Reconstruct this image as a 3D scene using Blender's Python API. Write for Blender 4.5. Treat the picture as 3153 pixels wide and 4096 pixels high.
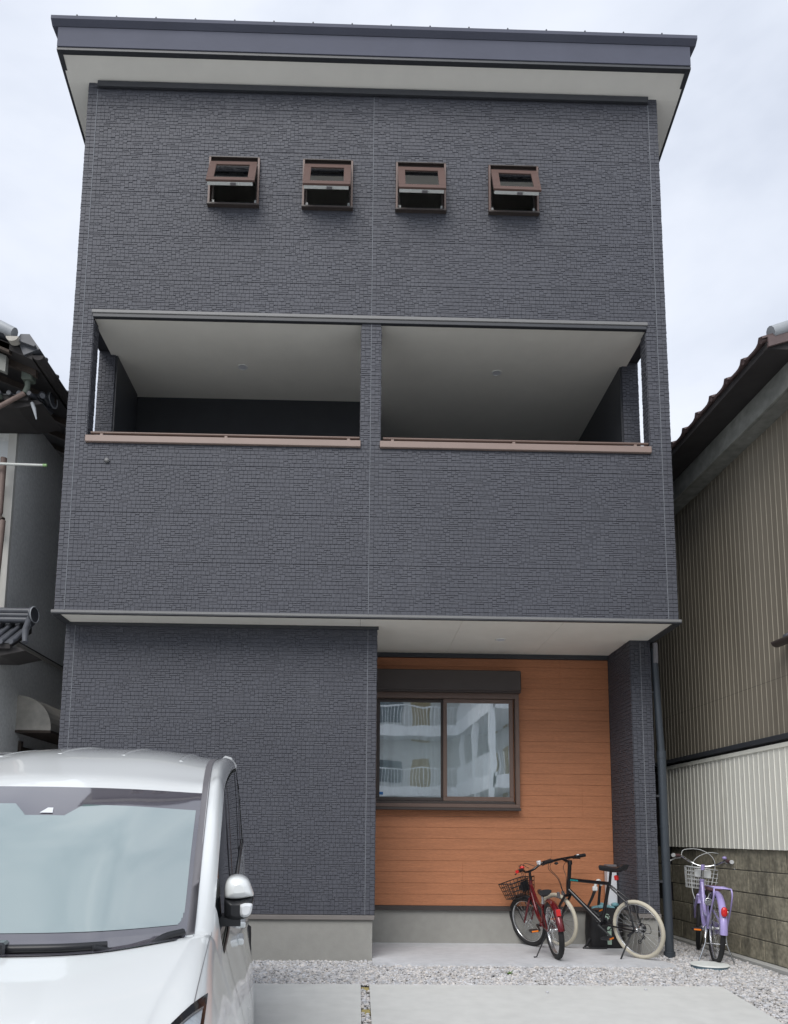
import bpy, math, random
from mathutils import Vector, Matrix
R_ = random.Random(7)
sc = bpy.context.scene
for o in list(bpy.data.objects): bpy.data.objects.remove(o)

# ------------------------------------------------------------------ camera
H = 1.10
cam = bpy.data.cameras.new('camera'); camo = bpy.data.objects.new('camera', cam)
sc.collection.objects.link(camo)
yaw, pitch, roll = math.atan(64/3100.), math.atan(405/3077.), 0.0102
camo.matrix_world = (Matrix.Translation((0, 0, H)) @ Matrix.Rotation(-yaw, 4, 'Z')
                     @ Matrix.Rotation(math.pi/2 + pitch, 4, 'X') @ Matrix.Rotation(roll, 4, 'Z'))
cam.sensor_width = 36; cam.sensor_fit = 'AUTO'; cam.lens = 3077/4096*36
cam.shift_x = 77.5/4096; cam.shift_y = 889/4096
cam.clip_start = 0.05; cam.clip_end = 3000
sc.camera = camo

# ------------------------------------------------------------------ world, sun, exposure
world = bpy.data.worlds.new('World'); sc.world = world; world.use_nodes = True
wn, wl = world.node_tree.nodes, world.node_tree.links
wn.clear()
wo = wn.new('ShaderNodeOutputWorld'); bg = wn.new('ShaderNodeBackground'); bg.inputs[1].default_value = 0.87
sky = wn.new('ShaderNodeTexSky'); sky.sky_type = 'NISHITA'; sky.sun_disc = False
sky.sun_elevation = math.radians(46); sky.sun_rotation = math.radians(200)
sk = wn.new('ShaderNodeVectorMath'); sk.operation = 'SCALE'; sk.inputs[3].default_value = 0.08
wl.new(sky.outputs[0], sk.inputs[0])
tc = wn.new('ShaderNodeTexCoord'); mp = wn.new('ShaderNodeMapping'); mp.inputs['Scale'].default_value = (1.0, 1.0, 1.9)
n1 = wn.new('ShaderNodeTexNoise'); n1.inputs['Scale'].default_value = 2.3; n1.inputs['Detail'].default_value = 6; n1.inputs['Roughness'].default_value = 0.52
n1.inputs['Distortion'].default_value = 0.35
wl.new(tc.outputs['Generated'], mp.inputs[0]); wl.new(mp.outputs[0], n1.inputs['Vector'])
cr = wn.new('ShaderNodeValToRGB'); cr.color_ramp.interpolation = 'B_SPLINE'
cr.color_ramp.elements[0].position = 0.30; cr.color_ramp.elements[0].color = (0.47, 0.51, 0.60, 1)
cr.color_ramp.elements[1].position = 0.66; cr.color_ramp.elements[1].color = (0.76, 0.79, 0.86, 1)
e = cr.color_ramp.elements.new(0.47); e.color = (0.61, 0.655, 0.745, 1)
wl.new(n1.outputs[0], cr.inputs[0])
mx = wn.new('ShaderNodeMix'); mx.data_type = 'RGBA'; mx.inputs[0].default_value = 0.90
wl.new(sk.outputs[0], mx.inputs[6]); wl.new(cr.outputs[0], mx.inputs[7])
wl.new(mx.outputs[2], bg.inputs[0]); wl.new(bg.outputs[0], wo.inputs[0])
sun = bpy.data.lights.new('sun', 'SUN'); sun.energy = 1.5; sun.angle = math.radians(38); sun.color = (1, 0.97, 0.93)
suno = bpy.data.objects.new('sun', sun); sc.collection.objects.link(suno)
suno.rotation_euler = (math.radians(44), 0, math.radians(-20))
sc.view_settings.view_transform = 'Standard'; sc.view_settings.look = 'None'
sc.view_settings.exposure = 0.66; sc.view_settings.gamma = 1; sc.view_settings.use_curve_mapping = False

# ------------------------------------------------------------------ materials
def srgb(r, g, b):
    f = lambda c: ((c/255+0.055)/1.055)**2.4 if c > 10 else c/255/12.92
    return (f(r), f(g), f(b))
def mat(name, col, rough=0.6, metal=0.0, var=0.12, vs=6.0, vs2=None, bump=0.0, bs=60.0, coat=0.0, island=0.0,
        dirt=None, stretch=(1, 1, 1), ior=1.45, spec=0.5, wear=None):
    m = bpy.data.materials.new(name); m.use_nodes = True
    n, l = m.node_tree.nodes, m.node_tree.links
    p = n['Principled BSDF']; p.inputs['Roughness'].default_value = rough; p.inputs['Metallic'].default_value = metal
    p.inputs['IOR'].default_value = ior; p.inputs['Specular IOR Level'].default_value = spec
    p.inputs['Coat Weight'].default_value = coat; p.inputs['Coat Roughness'].default_value = 0.04
    tc = n.new('ShaderNodeTexCoord'); mp = n.new('ShaderNodeMapping'); mp.inputs['Scale'].default_value = stretch
    l.new(tc.outputs['Object'], mp.inputs[0])
    no = n.new('ShaderNodeTexNoise'); no.inputs['Scale'].default_value = vs; no.inputs['Detail'].default_value = 7
    no.inputs['Roughness'].default_value = 0.6
    l.new(mp.outputs[0], no.inputs['Vector'])
    mr = n.new('ShaderNodeMapRange'); mr.inputs[1].default_value = 0.25; mr.inputs[2].default_value = 0.75
    mr.inputs[3].default_value = 1-var; mr.inputs[4].default_value = 1+var
    l.new(no.outputs[0], mr.inputs[0])
    sc_ = n.new('ShaderNodeVectorMath'); sc_.operation = 'SCALE'; sc_.inputs[0].default_value = col
    l.new(mr.outputs[0], sc_.inputs[3]); out = sc_.outputs[0]
    if vs2:
        nn = n.new('ShaderNodeTexNoise'); nn.inputs['Scale'].default_value = vs2; nn.inputs['Detail'].default_value = 3
        l.new(mp.outputs[0], nn.inputs['Vector'])
        m2 = n.new('ShaderNodeMapRange'); m2.inputs[1].default_value = 0.3; m2.inputs[2].default_value = 0.7
        m2.inputs[3].default_value = 1-var; m2.inputs[4].default_value = 1+var; l.new(nn.outputs[0], m2.inputs[0])
        s2 = n.new('ShaderNodeVectorMath'); s2.operation = 'SCALE'; l.new(out, s2.inputs[0]); l.new(m2.outputs[0], s2.inputs[3]); out = s2.outputs[0]
    if island:
        g = n.new('ShaderNodeNewGeometry'); m3 = n.new('ShaderNodeMapRange'); m3.inputs[3].default_value = 1-island; m3.inputs[4].default_value = 1+island
        l.new(g.outputs['Random Per Island'], m3.inputs[0])
        s3 = n.new('ShaderNodeVectorMath'); s3.operation = 'SCALE'; l.new(out, s3.inputs[0]); l.new(m3.outputs[0], s3.inputs[3]); out = s3.outputs[0]
    if dirt:   # (colour, scale, threshold, stretch, amount): stains with a shape of their own
        mp2 = n.new('ShaderNodeMapping'); mp2.inputs['Scale'].default_value = dirt[3]; l.new(tc.outputs['Object'], mp2.inputs[0])
        dn = n.new('ShaderNodeTexNoise'); dn.inputs['Scale'].default_value = dirt[1]; dn.inputs['Detail'].default_value = 8; dn.inputs['Roughness'].default_value = 0.65
        l.new(mp2.outputs[0], dn.inputs['Vector'])
        dm = n.new('ShaderNodeMapRange'); dm.inputs[1].default_value = dirt[2]; dm.inputs[2].default_value = dirt[2]+0.18
        dm.inputs[3].default_value = 0; dm.inputs[4].default_value = dirt[4]; l.new(dn.outputs[0], dm.inputs[0])
        mm = n.new('ShaderNodeMix'); mm.data_type = 'RGBA'; l.new(dm.outputs[0], mm.inputs[0]); l.new(out, mm.inputs[6])
        mm.inputs[7].default_value = (*dirt[0], 1); out = mm.outputs[2]
    l.new(out, p.inputs['Base Color'])
    if bump:
        bn = n.new('ShaderNodeTexNoise'); bn.inputs['Scale'].default_value = bs; bn.inputs['Detail'].default_value = 6
        l.new(mp.outputs[0], bn.inputs['Vector'])
        b = n.new('ShaderNodeBump'); b.inputs['Strength'].default_value = bump; b.inputs['Distance'].default_value = 0.01
        l.new(bn.outputs[0], b.inputs['Height']); l.new(b.outputs[0], p.inputs['Normal'])
    return m
def glass(name, tint=(0.8, 0.85, 0.85), refl=0.2, wob=0.0, wscale=2.0):
    m = bpy.data.materials.new(name); m.use_nodes = True
    n, l = m.node_tree.nodes, m.node_tree.links; n.clear()
    o = n.new('ShaderNodeOutputMaterial'); t = n.new('ShaderNodeBsdfTransparent'); t.inputs[0].default_value = (*tint, 1)
    g = n.new('ShaderNodeBsdfGlossy'); g.inputs['Roughness'].default_value = 0.01; g.inputs[0].default_value = (1, 1, 1, 1)
    f = n.new('ShaderNodeFresnel'); f.inputs[0].default_value = 1.5
    a = n.new('ShaderNodeMath'); a.operation = 'ADD'; a.use_clamp = True; a.inputs[1].default_value = refl; l.new(f.outputs[0], a.inputs[0])
    x = n.new('ShaderNodeMixShader'); l.new(a.outputs[0], x.inputs[0]); l.new(t.outputs[0], x.inputs[1]); l.new(g.outputs[0], x.inputs[2])
    if wob:
        tc = n.new('ShaderNodeTexCoord'); no = n.new('ShaderNodeTexNoise'); no.inputs['Scale'].default_value = wscale; no.inputs['Detail'].default_value = 1
        l.new(tc.outputs['Object'], no.inputs['Vector'])
        b = n.new('ShaderNodeBump'); b.inputs['Strength'].default_value = 1; b.inputs['Distance'].default_value = wob
        l.new(no.outputs[0], b.inputs['Height']); l.new(b.outputs[0], g.inputs['Normal'])
    l.new(x.outputs[0], o.inputs[0]); return m

M = {}
M['tile'] = mat('siding_face', (0.066, 0.069, 0.084), 0.6, var=0.06, vs=40, vs2=0.9, bump=0.25, bs=220, island=0.05, dirt=((0.12, 0.125, 0.14), 1.6, 0.56, (2.5, 2.5, 0.35), 0.25))
M['joint'] = mat('siding_joint', (0.047, 0.049, 0.060), 0.85, var=0.1)
M['sealant'] = mat('joint_sealant', (0.17, 0.18, 0.20), 0.7, var=0.25, vs=25)
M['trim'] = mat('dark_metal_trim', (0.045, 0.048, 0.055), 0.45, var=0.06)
M['trim_grey'] = mat('grey_metal_trim', (0.19, 0.19, 0.19), 0.5, var=0.06)
M['fascia'] = mat('fascia_metal', (0.100, 0.106, 0.138), 0.6, var=0.07, vs=2.5, bump=0.05, bs=20, spec=0.12)
M['soffit'] = mat('soffit_board', (0.86, 0.84, 0.775), 0.85, var=0.04, vs=3, bump=0.15, bs=150)
M['plank'] = mat('orange_siding', (0.44, 0.180, 0.086), 0.6, var=0.13, vs=3.5, stretch=(1, 1, 14), vs2=26, bump=0.35, bs=16, island=0.05)
M['foundation'] = mat('foundation_mortar', (0.315, 0.31, 0.288), 0.85, var=0.045, vs=2.0, vs2=14, bump=0.12, bs=90)
M['drip'] = mat('brown_drip_trim', (0.20, 0.185, 0.175), 0.5, var=0.08)
M['bronze'] = mat('bronze_aluminium', (0.155, 0.105, 0.085), 0.42, var=0.06, spec=0.5)
M['bronze_dark'] = mat('dark_bronze', (0.060, 0.048, 0.044), 0.45, var=0.06)
M['bronze_light'] = mat('rail_bronze', (0.27, 0.20, 0.172), 0.4, var=0.05)
M['winframe'] = mat('small_window_bronze', (0.115, 0.068, 0.056), 0.42, var=0.06)
M['white_metal'] = mat('white_plastic', (0.66, 0.68, 0.66), 0.4, var=0.05)
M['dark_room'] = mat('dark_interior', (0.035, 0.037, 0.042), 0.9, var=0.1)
M['lampwhite'] = mat('lamp_trim_white', (0.8, 0.8, 0.78), 0.5, var=0.02)
M['curtain'] = mat('lace_curtain', (0.84, 0.87, 0.86), 0.9, var=0.06, vs=3)
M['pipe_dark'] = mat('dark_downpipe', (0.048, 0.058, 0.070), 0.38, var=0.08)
M['concrete'] = mat('pale_concrete', (0.60, 0.605, 0.585), 0.85, var=0.045, vs=1.3, vs2=9, bump=0.07, bs=120,
                    dirt=((0.42, 0.42, 0.40), 1.1, 0.55, (1, 0.35, 1), 0.42))
M['porch'] = mat('porch_concrete', (0.56, 0.57, 0.59), 0.8, var=0.06, vs=2, vs2=13, bump=0.06, bs=120)
M['kerb'] = mat('kerb_concrete', (0.42, 0.42, 0.40), 0.85, var=0.12, vs=4, bump=0.2, bs=80)
M['stone'] = mat('crushed_stone', (0.52, 0.515, 0.51), 0.85, var=0.10, vs=60, island=0.26)
M['soil'] = mat('gravel_bed', (0.20, 0.195, 0.19), 0.95, var=0.3, vs=40)
M['ground'] = mat('road_ground', (0.36, 0.36, 0.35), 0.95, var=0.12, vs=3, bump=0.3, bs=60)
M['timber'] = mat('yellow_spacer', (0.40, 0.33, 0.13), 0.8, var=0.2, vs=20)
M['block'] = mat('weathered_block', (0.30, 0.275, 0.205), 0.92, var=0.26, vs=5, vs2=30, bump=0.4, bs=110,
                 dirt=((0.028, 0.028, 0.024), 3.2, 0.53, (1, 1.5, 0.45), 0.78))
M['mortar'] = mat('block_mortar', (0.11, 0.105, 0.09), 0.95, var=0.2)
M['cladding'] = mat('brown_ribbed_cladding', (0.22, 0.193, 0.152), 0.6, var=0.08, vs=2, stretch=(1, 1, 0.2), dirt=((0.11, 0.095, 0.07), 2.2, 0.55, (1, 1, 0.25), 0.35))
M['cladding_rib'] = mat('pale_rib', (0.30, 0.272, 0.215), 0.6, var=0.12, vs=3)
M['white_clad'] = mat('cream_ribbed_sheet', (0.76, 0.75, 0.67), 0.6, var=0.08, vs=3, stretch=(1, 1, 0.25), dirt=((0.30, 0.28, 0.22), 3, 0.55, (1, 1.6, 0.25), 0.5))
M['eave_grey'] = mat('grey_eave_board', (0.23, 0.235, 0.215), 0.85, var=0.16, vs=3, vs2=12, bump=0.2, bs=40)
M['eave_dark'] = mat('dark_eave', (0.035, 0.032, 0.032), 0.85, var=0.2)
M['red_tile'] = mat('red_brown_tile', (0.12, 0.085, 0.082), 0.55, var=0.2, vs=8, island=0.15)
M['grey_tile'] = mat('silver_black_tile', (0.075, 0.080, 0.092), 0.42, var=0.2, vs=9, island=0.18)
M['ridge_pale'] = mat('pale_ridge_tile', (0.33, 0.35, 0.37), 0.5, var=0.12, vs=6)
M['stucco'] = mat('grey_stucco', (0.78, 0.79, 0.77), 0.92, var=0.10, vs=1.5, vs2=30, bump=0.3, bs=160)
M['stucco_pale'] = mat('pale_plaster', (0.62, 0.61, 0.57), 0.85, var=0.06)
M['wood_dark'] = mat('aged_wood', (0.055, 0.042, 0.034), 0.8, var=0.25, vs=5, stretch=(4, 1, 1))
M['pink_board'] = mat('faded_board', (0.25, 0.19, 0.175), 0.8, var=0.12)
M['brown_pipe'] = mat('faded_brown_pipe', (0.20, 0.145, 0.125), 0.6, var=0.12, vs=8)
M['green_metal'] = mat('verdigris', (0.10, 0.12, 0.10), 0.6, var=0.2)
M['awning'] = mat('grey_awning', (0.42, 0.40, 0.36), 0.75, var=0.12, vs=4, vs2=15)
M['pole'] = mat('white_pole', (0.70, 0.72, 0.68), 0.35, var=0.05)
M['pole_cap'] = mat('green_cap', (0.30, 0.50, 0.22), 0.5, var=0.05)
M['paint'] = mat('pearl_white_paint', (0.76, 0.785, 0.785), 0.28, var=0.01, coat=1.0)
M['blackp'] = mat('black_plastic', (0.020, 0.021, 0.024), 0.38, var=0.08)
M['blackg'] = mat('gloss_black', (0.012, 0.013, 0.016), 0.10, var=0.02, coat=0.6)
M['frit'] = mat('windscreen_frit', (0.085, 0.080, 0.095), 0.06, var=0.02, ior=1.9, spec=0.7, coat=1.0)
M['mould'] = mat('grey_roof_moulding', (0.16, 0.155, 0.165), 0.30, var=0.04)
M['rubber'] = mat('tyre_rubber', (0.022, 0.022, 0.023), 0.75, var=0.15, vs=30)
M['cream_rubber'] = mat('cream_tyre', (0.56, 0.52, 0.42), 0.7, var=0.06, vs=8)
M['alloy'] = mat('alloy', (0.62, 0.63, 0.64), 0.25, metal=0.9, var=0.04)
M['chrome'] = mat('chrome', (0.75, 0.76, 0.77), 0.15, metal=1.0, var=0.03)
M['red_paint'] = mat('metallic_red', (0.13, 0.008, 0.013), 0.25, metal=0.3, var=0.05, coat=0.8)
M['red_bright'] = mat('red_reflector', (0.62, 0.02, 0.02), 0.2, var=0.05, coat=0.5)
M['orange_ref'] = mat('amber_reflector', (0.85, 0.22, 0.02), 0.2, var=0.1, coat=0.5)
M['bike_black'] = mat('gloss_black_frame', (0.008, 0.008, 0.010), 0.28, var=0.03, coat=0.35)
M['teal'] = mat('teal_lettering', (0.02, 0.36, 0.36), 0.4, var=0.05)
M['lavender'] = mat('lavender_paint', (0.40, 0.34, 0.66), 0.3, var=0.04, coat=0.7)
M['brownleather'] = mat('brown_saddle', (0.115, 0.058, 0.060), 0.5, var=0.1)
M['whitewire'] = mat('white_coated_wire', (0.66, 0.68, 0.68), 0.4, var=0.05)
M['cord_white'] = mat('white_cable', (0.60, 0.62, 0.62), 0.4, var=0.03)
M['bag'] = mat('black_fabric_bag', (0.014, 0.014, 0.016), 0.6, var=0.3, vs=12, bump=0.5, bs=25)
M['tealbag'] = mat('pale_teal_plastic', (0.16, 0.32, 0.36), 0.45, var=0.3, vs=18)
M['greenlabel'] = mat('pale_green_label', (0.34, 0.46, 0.38), 0.6, var=0.05)
M['paper'] = mat('white_board', (0.66, 0.68, 0.72), 0.7, var=0.04)
M['leaf'] = mat('weed_leaf', (0.09, 0.17, 0.03), 0.6, var=0.3, vs=40)
M['manhole'] = mat('pale_cover', (0.74, 0.77, 0.74), 0.6, var=0.06, vs=6, bump=0.1, bs=80)
M['manhole_rim'] = mat('blue_grey_rim', (0.10, 0.16, 0.20), 0.6, var=0.1)
M['apt_white'] = mat('apartment_white', (0.84, 0.87, 0.90), 0.8, var=0.04)
M['apt_grey'] = mat('apartment_shade_wall', (0.68, 0.70, 0.70), 0.85, var=0.06)
M['apt_door'] = mat('ochre_door', (0.36, 0.27, 0.12), 0.6, var=0.1)
M['apt_win'] = mat('apartment_window', (0.10, 0.13, 0.16), 0.1, var=0.05)
M['meter'] = mat('grey_meter', (0.16, 0.17, 0.17), 0.5, var=0.1)
M['lens'] = mat('headlamp_lens', (0.42, 0.46, 0.50), 0.08, var=0.25, vs=9, stretch=(1, 5, 5), coat=1.0)
M['sideglass'] = mat('dark_side_glass', (0.012, 0.016, 0.018), 0.04, var=0.02, ior=1.6, coat=0.3)
M['pane_clear'] = glass('window_glass', (0.93, 0.97, 0.98), 0.27, 0.0008, 2.6)
M['pane_dark'] = glass('small_window_glass', (0.35, 0.40, 0.44), 0.14)
M['mirrorglass'] = mat('indicator_lens', (0.70, 0.72, 0.74), 0.1, var=0.03, coat=0.8)
wsm = mat('windscreen', (0.125, 0.205, 0.185), 0.03, var=0.03, ior=2.5, spec=0.9, coat=1.0); M['windscreen'] = wsm
wsm.node_tree.nodes['Principled BSDF'].inputs['Coat IOR'].default_value = 2.0
for k in ('stone',):   # warm / cool stone variety
    m = M[k]; n, l = m.node_tree.nodes, m.node_tree.links
    g = n.new('ShaderNodeNewGeometry'); cr2 = n.new('ShaderNodeValToRGB')
    cr2.color_ramp.elements[0].color = (0.94, 0.97, 1.03, 1); cr2.color_ramp.elements[1].color = (1.05, 1.0, 0.95, 1)
    ml = n.new('ShaderNodeMath'); ml.operation = 'FRACT'; mu = n.new('ShaderNodeMath'); mu.operation = 'MULTIPLY'; mu.inputs[1].default_value = 17.3
    l.new(g.outputs['Random Per Island'], mu.inputs[0]); l.new(mu.outputs[0], ml.inputs[0]); l.new(ml.outputs[0], cr2.inputs[0])
    p = n['Principled BSDF']; src = p.inputs['Base Color'].links[0].from_socket
    vm = n.new('ShaderNodeVectorMath'); vm.operation = 'MULTIPLY'; l.new(src, vm.inputs[0]); l.new(cr2.outputs[0], vm.inputs[1]); l.new(vm.outputs[0], p.inputs['Base Color'])

# ------------------------------------------------------------------ mesh helpers
def V(*a): return Vector(a)
class MB:
    def __init__(s): s.v = []; s.f = []; s.mi = []; s.sm = []
    def add(s, vs, fs, m=0, smooth=False):
        k = len(s.v); s.v += [tuple(p) for p in vs]; s.f += [tuple(i+k for i in f) for f in fs]
        s.mi += [m]*len(fs); s.sm += [smooth]*len(fs); return s
    def box(s, x0, x1, y0, y1, z0, z1, c=0.0, m=0):
        if x1 < x0: x0, x1 = x1, x0
        if y1 < y0: y0, y1 = y1, y0
        if z1 < z0: z0, z1 = z1, z0
        c = min(c, (x1-x0)*.45, (y1-y0)*.45, (z1-z0)*.45)
        if c <= 0:
            v = [(x, y, z) for x in (x0, x1) for y in (y0, y1) for z in (z0, z1)]
            return s.add(v, [(0, 1, 3, 2), (4, 6, 7, 5), (0, 4, 5, 1), (2, 3, 7, 6), (0, 2, 6, 4), (1, 5, 7, 3)], m)
        vs = []; idx = {}
        for i, x in enumerate((x0, x1)):
            for j, y in enumerate((y0, y1)):
                for k, z in enumerate((z0, z1)):
                    sx, sy, sz = (c if i == 0 else -c), (c if j == 0 else -c), (c if k == 0 else -c)
                    idx[i, j, k, 'x'] = len(vs); vs.append((x, y+sy, z+sz))
                    idx[i, j, k, 'y'] = len(vs); vs.append((x+sx, y, z+sz))
                    idx[i, j, k, 'z'] = len(vs); vs.append((x+sx, y+sy, z))
        I = idx; F = []
        for i in (0, 1):
            F.append([I[i, 0, 0, 'x'], I[i, 0, 1, 'x'], I[i, 1, 1, 'x'], I[i, 1, 0, 'x']][::(1 if i == 0 else -1)])
            F.append([I[0, i, 0, 'y'], I[1, i, 0, 'y'], I[1, i, 1, 'y'], I[0, i, 1, 'y']][::(1 if i == 0 else -1)])
            F.append([I[0, 0, i, 'z'], I[0, 1, i, 'z'], I[1, 1, i, 'z'], I[1, 0, i, 'z']][::(1 if i == 0 else -1)])
        for a in (0, 1):
            for b in (0, 1):
                F.append([I[a, b, 0, 'x'], I[a, b, 1, 'x'], I[a, b, 1, 'y'], I[a, b, 0, 'y']])
                F.append([I[a, 0, b, 'x'], I[a, 1, b, 'x'], I[a, 1, b, 'z'], I[a, 0, b, 'z']])
                F.append([I[0, a, b, 'y'], I[1, a, b, 'y'], I[1, a, b, 'z'], I[0, a, b, 'z']])
                for k in (0, 1): F.append([I[a, b, k, 'x'], I[a, b, k, 'y'], I[a, b, k, 'z']])
        return s.add(vs, F, m)
    def ring_loft(s, rings, m=0, smooth=True, cap=True, closed=True):
        n = len(rings[0]); vs = [p for r in rings for p in r]; F = []
        for i in range(len(rings)-1):
            for j in range(n if closed else n-1):
                a, b = i*n+j, i*n+(j+1) % n; F.append((a, b, b+n, a+n))
        s.add(vs, F, m, smooth)
        if cap and closed:
            s.add(rings[0], [tuple(range(n))[::-1]], m); s.add(rings[-1], [tuple(range(n))], m)
        return s
    def tube(s, pts, r, n=8, m=0, cap=True, closed=False, flat=None):
        P = [Vector(p) for p in pts]; N = len(P); rr = r if isinstance(r, (list, tuple)) else [r]*N
        rings = []; up = None
        for i in range(N):
            if closed: t = (P[(i+1) % N]-P[i-1])
            else: t = (P[min(i+1, N-1)]-P[max(i-1, 0)])
            if t.length < 1e-9: t = Vector((0, 0, 1))
            t.normalize()
            if up is None:
                up = t.orthogonal().normalized()
            up = (up-t*up.dot(t))
            if up.length < 1e-6: up = t.orthogonal()
            up.normalize(); w = t.cross(up)
            rings.append([P[i]+(up*math.cos(2*math.pi*k/n)+w*math.sin(2*math.pi*k/n))*rr[i] for k in range(n)])
        if closed:
            rings.append(rings[0]); return s.ring_loft(rings, m, True, False)
        return s.ring_loft(rings, m, True, cap)
    def torus(s, c, ax, R, r, n=40, k=8, m=0, ry=None):
        c = Vector(c); ax = Vector(ax).normalized(); u = ax.orthogonal().normalized(); w = ax.cross(u); ry = ry or r
        rings = []
        for i in range(n+1):
            a = 2*math.pi*i/n; d = u*math.cos(a)+w*math.sin(a)
            rings.append([c+d*(R+r*math.cos(2*math.pi*j/k))+ax*(ry*math.sin(2*math.pi*j/k)) for j in range(k)])
        return s.ring_loft(rings, m, True, False)
    def cyl(s, a, b, r, n=12, m=0): return s.tube([a, b], r, n, m)
    def prism(s, poly, d, m=0):
        d = Vector(d); n = len(poly); a = [Vector(p) for p in poly]; b = [p+d for p in a]
        F = [tuple(range(n)), tuple(range(2*n-1, n-1, -1))]+[(i, i+n, (i+1) % n+n, (i+1) % n) for i in range(n)]
        return s.add(a+b, F, m)
    def lathe(s, c, ax, prof, n=24, m=0):
        c = Vector(c); ax = Vector(ax).normalized(); u = ax.orthogonal().normalized(); w = ax.cross(u)
        rings = [[c+ax*h+(u*math.cos(2*math.pi*k/n)+w*math.sin(2*math.pi*k/n))*r for k in range(n)] for (h, r) in prof]
        return s.ring_loft(rings, m, True, True)
    def ellipsoid(s, c, r, n=16, k=10, m=0, p=1.0, z0=-1.0, z1=1.0):
        rings = []
        sg = lambda v: math.copysign(abs(v)**p, v)
        a0, a1 = math.asin(z0), math.asin(z1)
        for i in range(k+1):
            t = a0+(a1-a0)*i/k
            rings.append([(c[0]+r[0]*sg(math.cos(t))*sg(math.cos(2*math.pi*j/n)), c[1]+r[1]*sg(math.cos(t))*sg(math.sin(2*math.pi*j/n)), c[2]+r[2]*sg(math.sin(t))) for j in range(n)])
        return s.ring_loft(rings, m, True, True)
    def xf(s, M4): s.v = [tuple(M4 @ Vector(p)) for p in s.v]; return s
    def build(s, name, mats, parent=None, local=False, label=None, kind=None):
        me = bpy.data.meshes.new(name); me.from_pydata(s.v, [], s.f)
        if not isinstance(mats, (list, tuple)): mats = [mats]
        for m in mats: me.materials.append(M[m] if isinstance(m, str) else m)
        me.polygons.foreach_set('material_index', s.mi); me.polygons.foreach_set('use_smooth', s.sm); me.update()
        o = bpy.data.objects.new(name, me); sc.collection.objects.link(o)
        if parent:
            o.parent = parent
            if parent.parent is None and not local: o.location = -Vector(parent.location)
        if label: o['label'] = label
        if kind: o['kind'] = kind
        return o
def thing(name, label, cat, loc=(0, 0, 0), rz=0, group=None):
    o = bpy.data.objects.new(name, None); sc.collection.objects.link(o); o.empty_display_size = 0.2
    o.location = loc; o.rotation_euler = (0, 0, rz); o['label'] = label; o['category'] = cat
    if group: o['group'] = group
    return o
def tag(o, label, cat, group=None):
    o['label'] = label; o['category'] = cat
    if group: o['group'] = group
    return o
def share(src, name, parent, loc, rot=None):
    o = bpy.data.objects.new(name, src.data if hasattr(src, 'data') else src); sc.collection.objects.link(o); o.parent = parent
    o.location = Vector(loc)-(Vector(parent.location) if parent and parent.parent is None else Vector((0, 0, 0)))
    if rot: o.rotation_euler = rot
    return o
def arc(c, r, a0, a1, n, ax='xz'):
    out = []
    for i in range(n+1):
        a = math.radians(a0+(a1-a0)*i/n); u, w = r*math.cos(a), r*math.sin(a)
        out.append({'xz': (c[0]+u, c[1], c[2]+w), 'yz': (c[0], c[1]+u, c[2]+w), 'xy': (c[0]+u, c[1]+w, c[2])}[ax])
    return out
def spline(pts, n=6):
    P = [Vector(p) for p in pts]; P = [P[0]*2-P[1]]+P+[P[-1]*2-P[-2]]; out = []
    for i in range(1, len(P)-2):
        for k in range(n):
            t = k/n; a, b, c, d = P[i-1], P[i], P[i+1], P[i+2]
            out.append(0.5*((2*b)+(c-a)*t+(2*a-5*b+4*c-d)*t*t+(3*b-3*c+d-a)*t**3))
    out.append(P[-2]); return out

# ------------------------------------------------------------------ ground
def gz(y): return 0.0 if y > 5.85 else (-0.05*(5.85-y) if y > 0 else -0.2925)
def ground_sheet(name, m, x0, x1, ys, dz, kind='structure'):
    b = MB(); v = []; f = []
    for y in ys: v += [(x0, y, gz(y)+dz), (x1, y, gz(y)+dz)]
    for i in range(len(ys)-1): f.append((2*i, 2*i+1, 2*i+3, 2*i+2))
    o = b.add(v, f).build(name, m); o['kind'] = kind; return o
ground_sheet('ground', 'ground', -400, 400, [-400, -30, 0, 5.85, 30, 400], -0.06)
ground_sheet('gravel_bed', 'soil', -3.4, 3.62, [0.5, 5.85, 14], -0.008)
# concrete driveway: two slabs with a strip of gravel between
def slab(name, poly, th=0.10):
    b = MB(); n = len(poly)
    top = [(x, y, gz(y)+0.016) for x, y in poly]; bot = [(x, y, gz(y)-th) for x, y in poly]; inn = []
    b.add(top, [tuple(range(n))]); b.add(top+bot, [(i, i+n, (i+1) % n+n, (i+1) % n) for i in range(n)])
    o = b.build(name, 'concrete'); o['kind'] = 'structure'; return o
slab('driveway', [(0.100, 0.0), (2.35, 0.0), (2.66, 5.0), (2.715, 5.85), (0.100, 5.85)])
slab('driveway', [(-3.3, 0.0), (0.037, 0.0), (0.037, 5.85), (-3.3, 5.85)])
for (y0, y1) in ((5.72, 5.80), (5.10, 5.22)):
    t = MB().box(0.040, 0.097, y0, y1, gz(y0)-0.05, gz(y0)+0.010, 0.004).build('spacer_block', 'timber')
    tag(t, 'yellowish spacer block in driveway gap next to the gravel' if y0 > 5.5 else 'yellowish spacer block in driveway gap nearer the camera', 'spacer')
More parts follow.
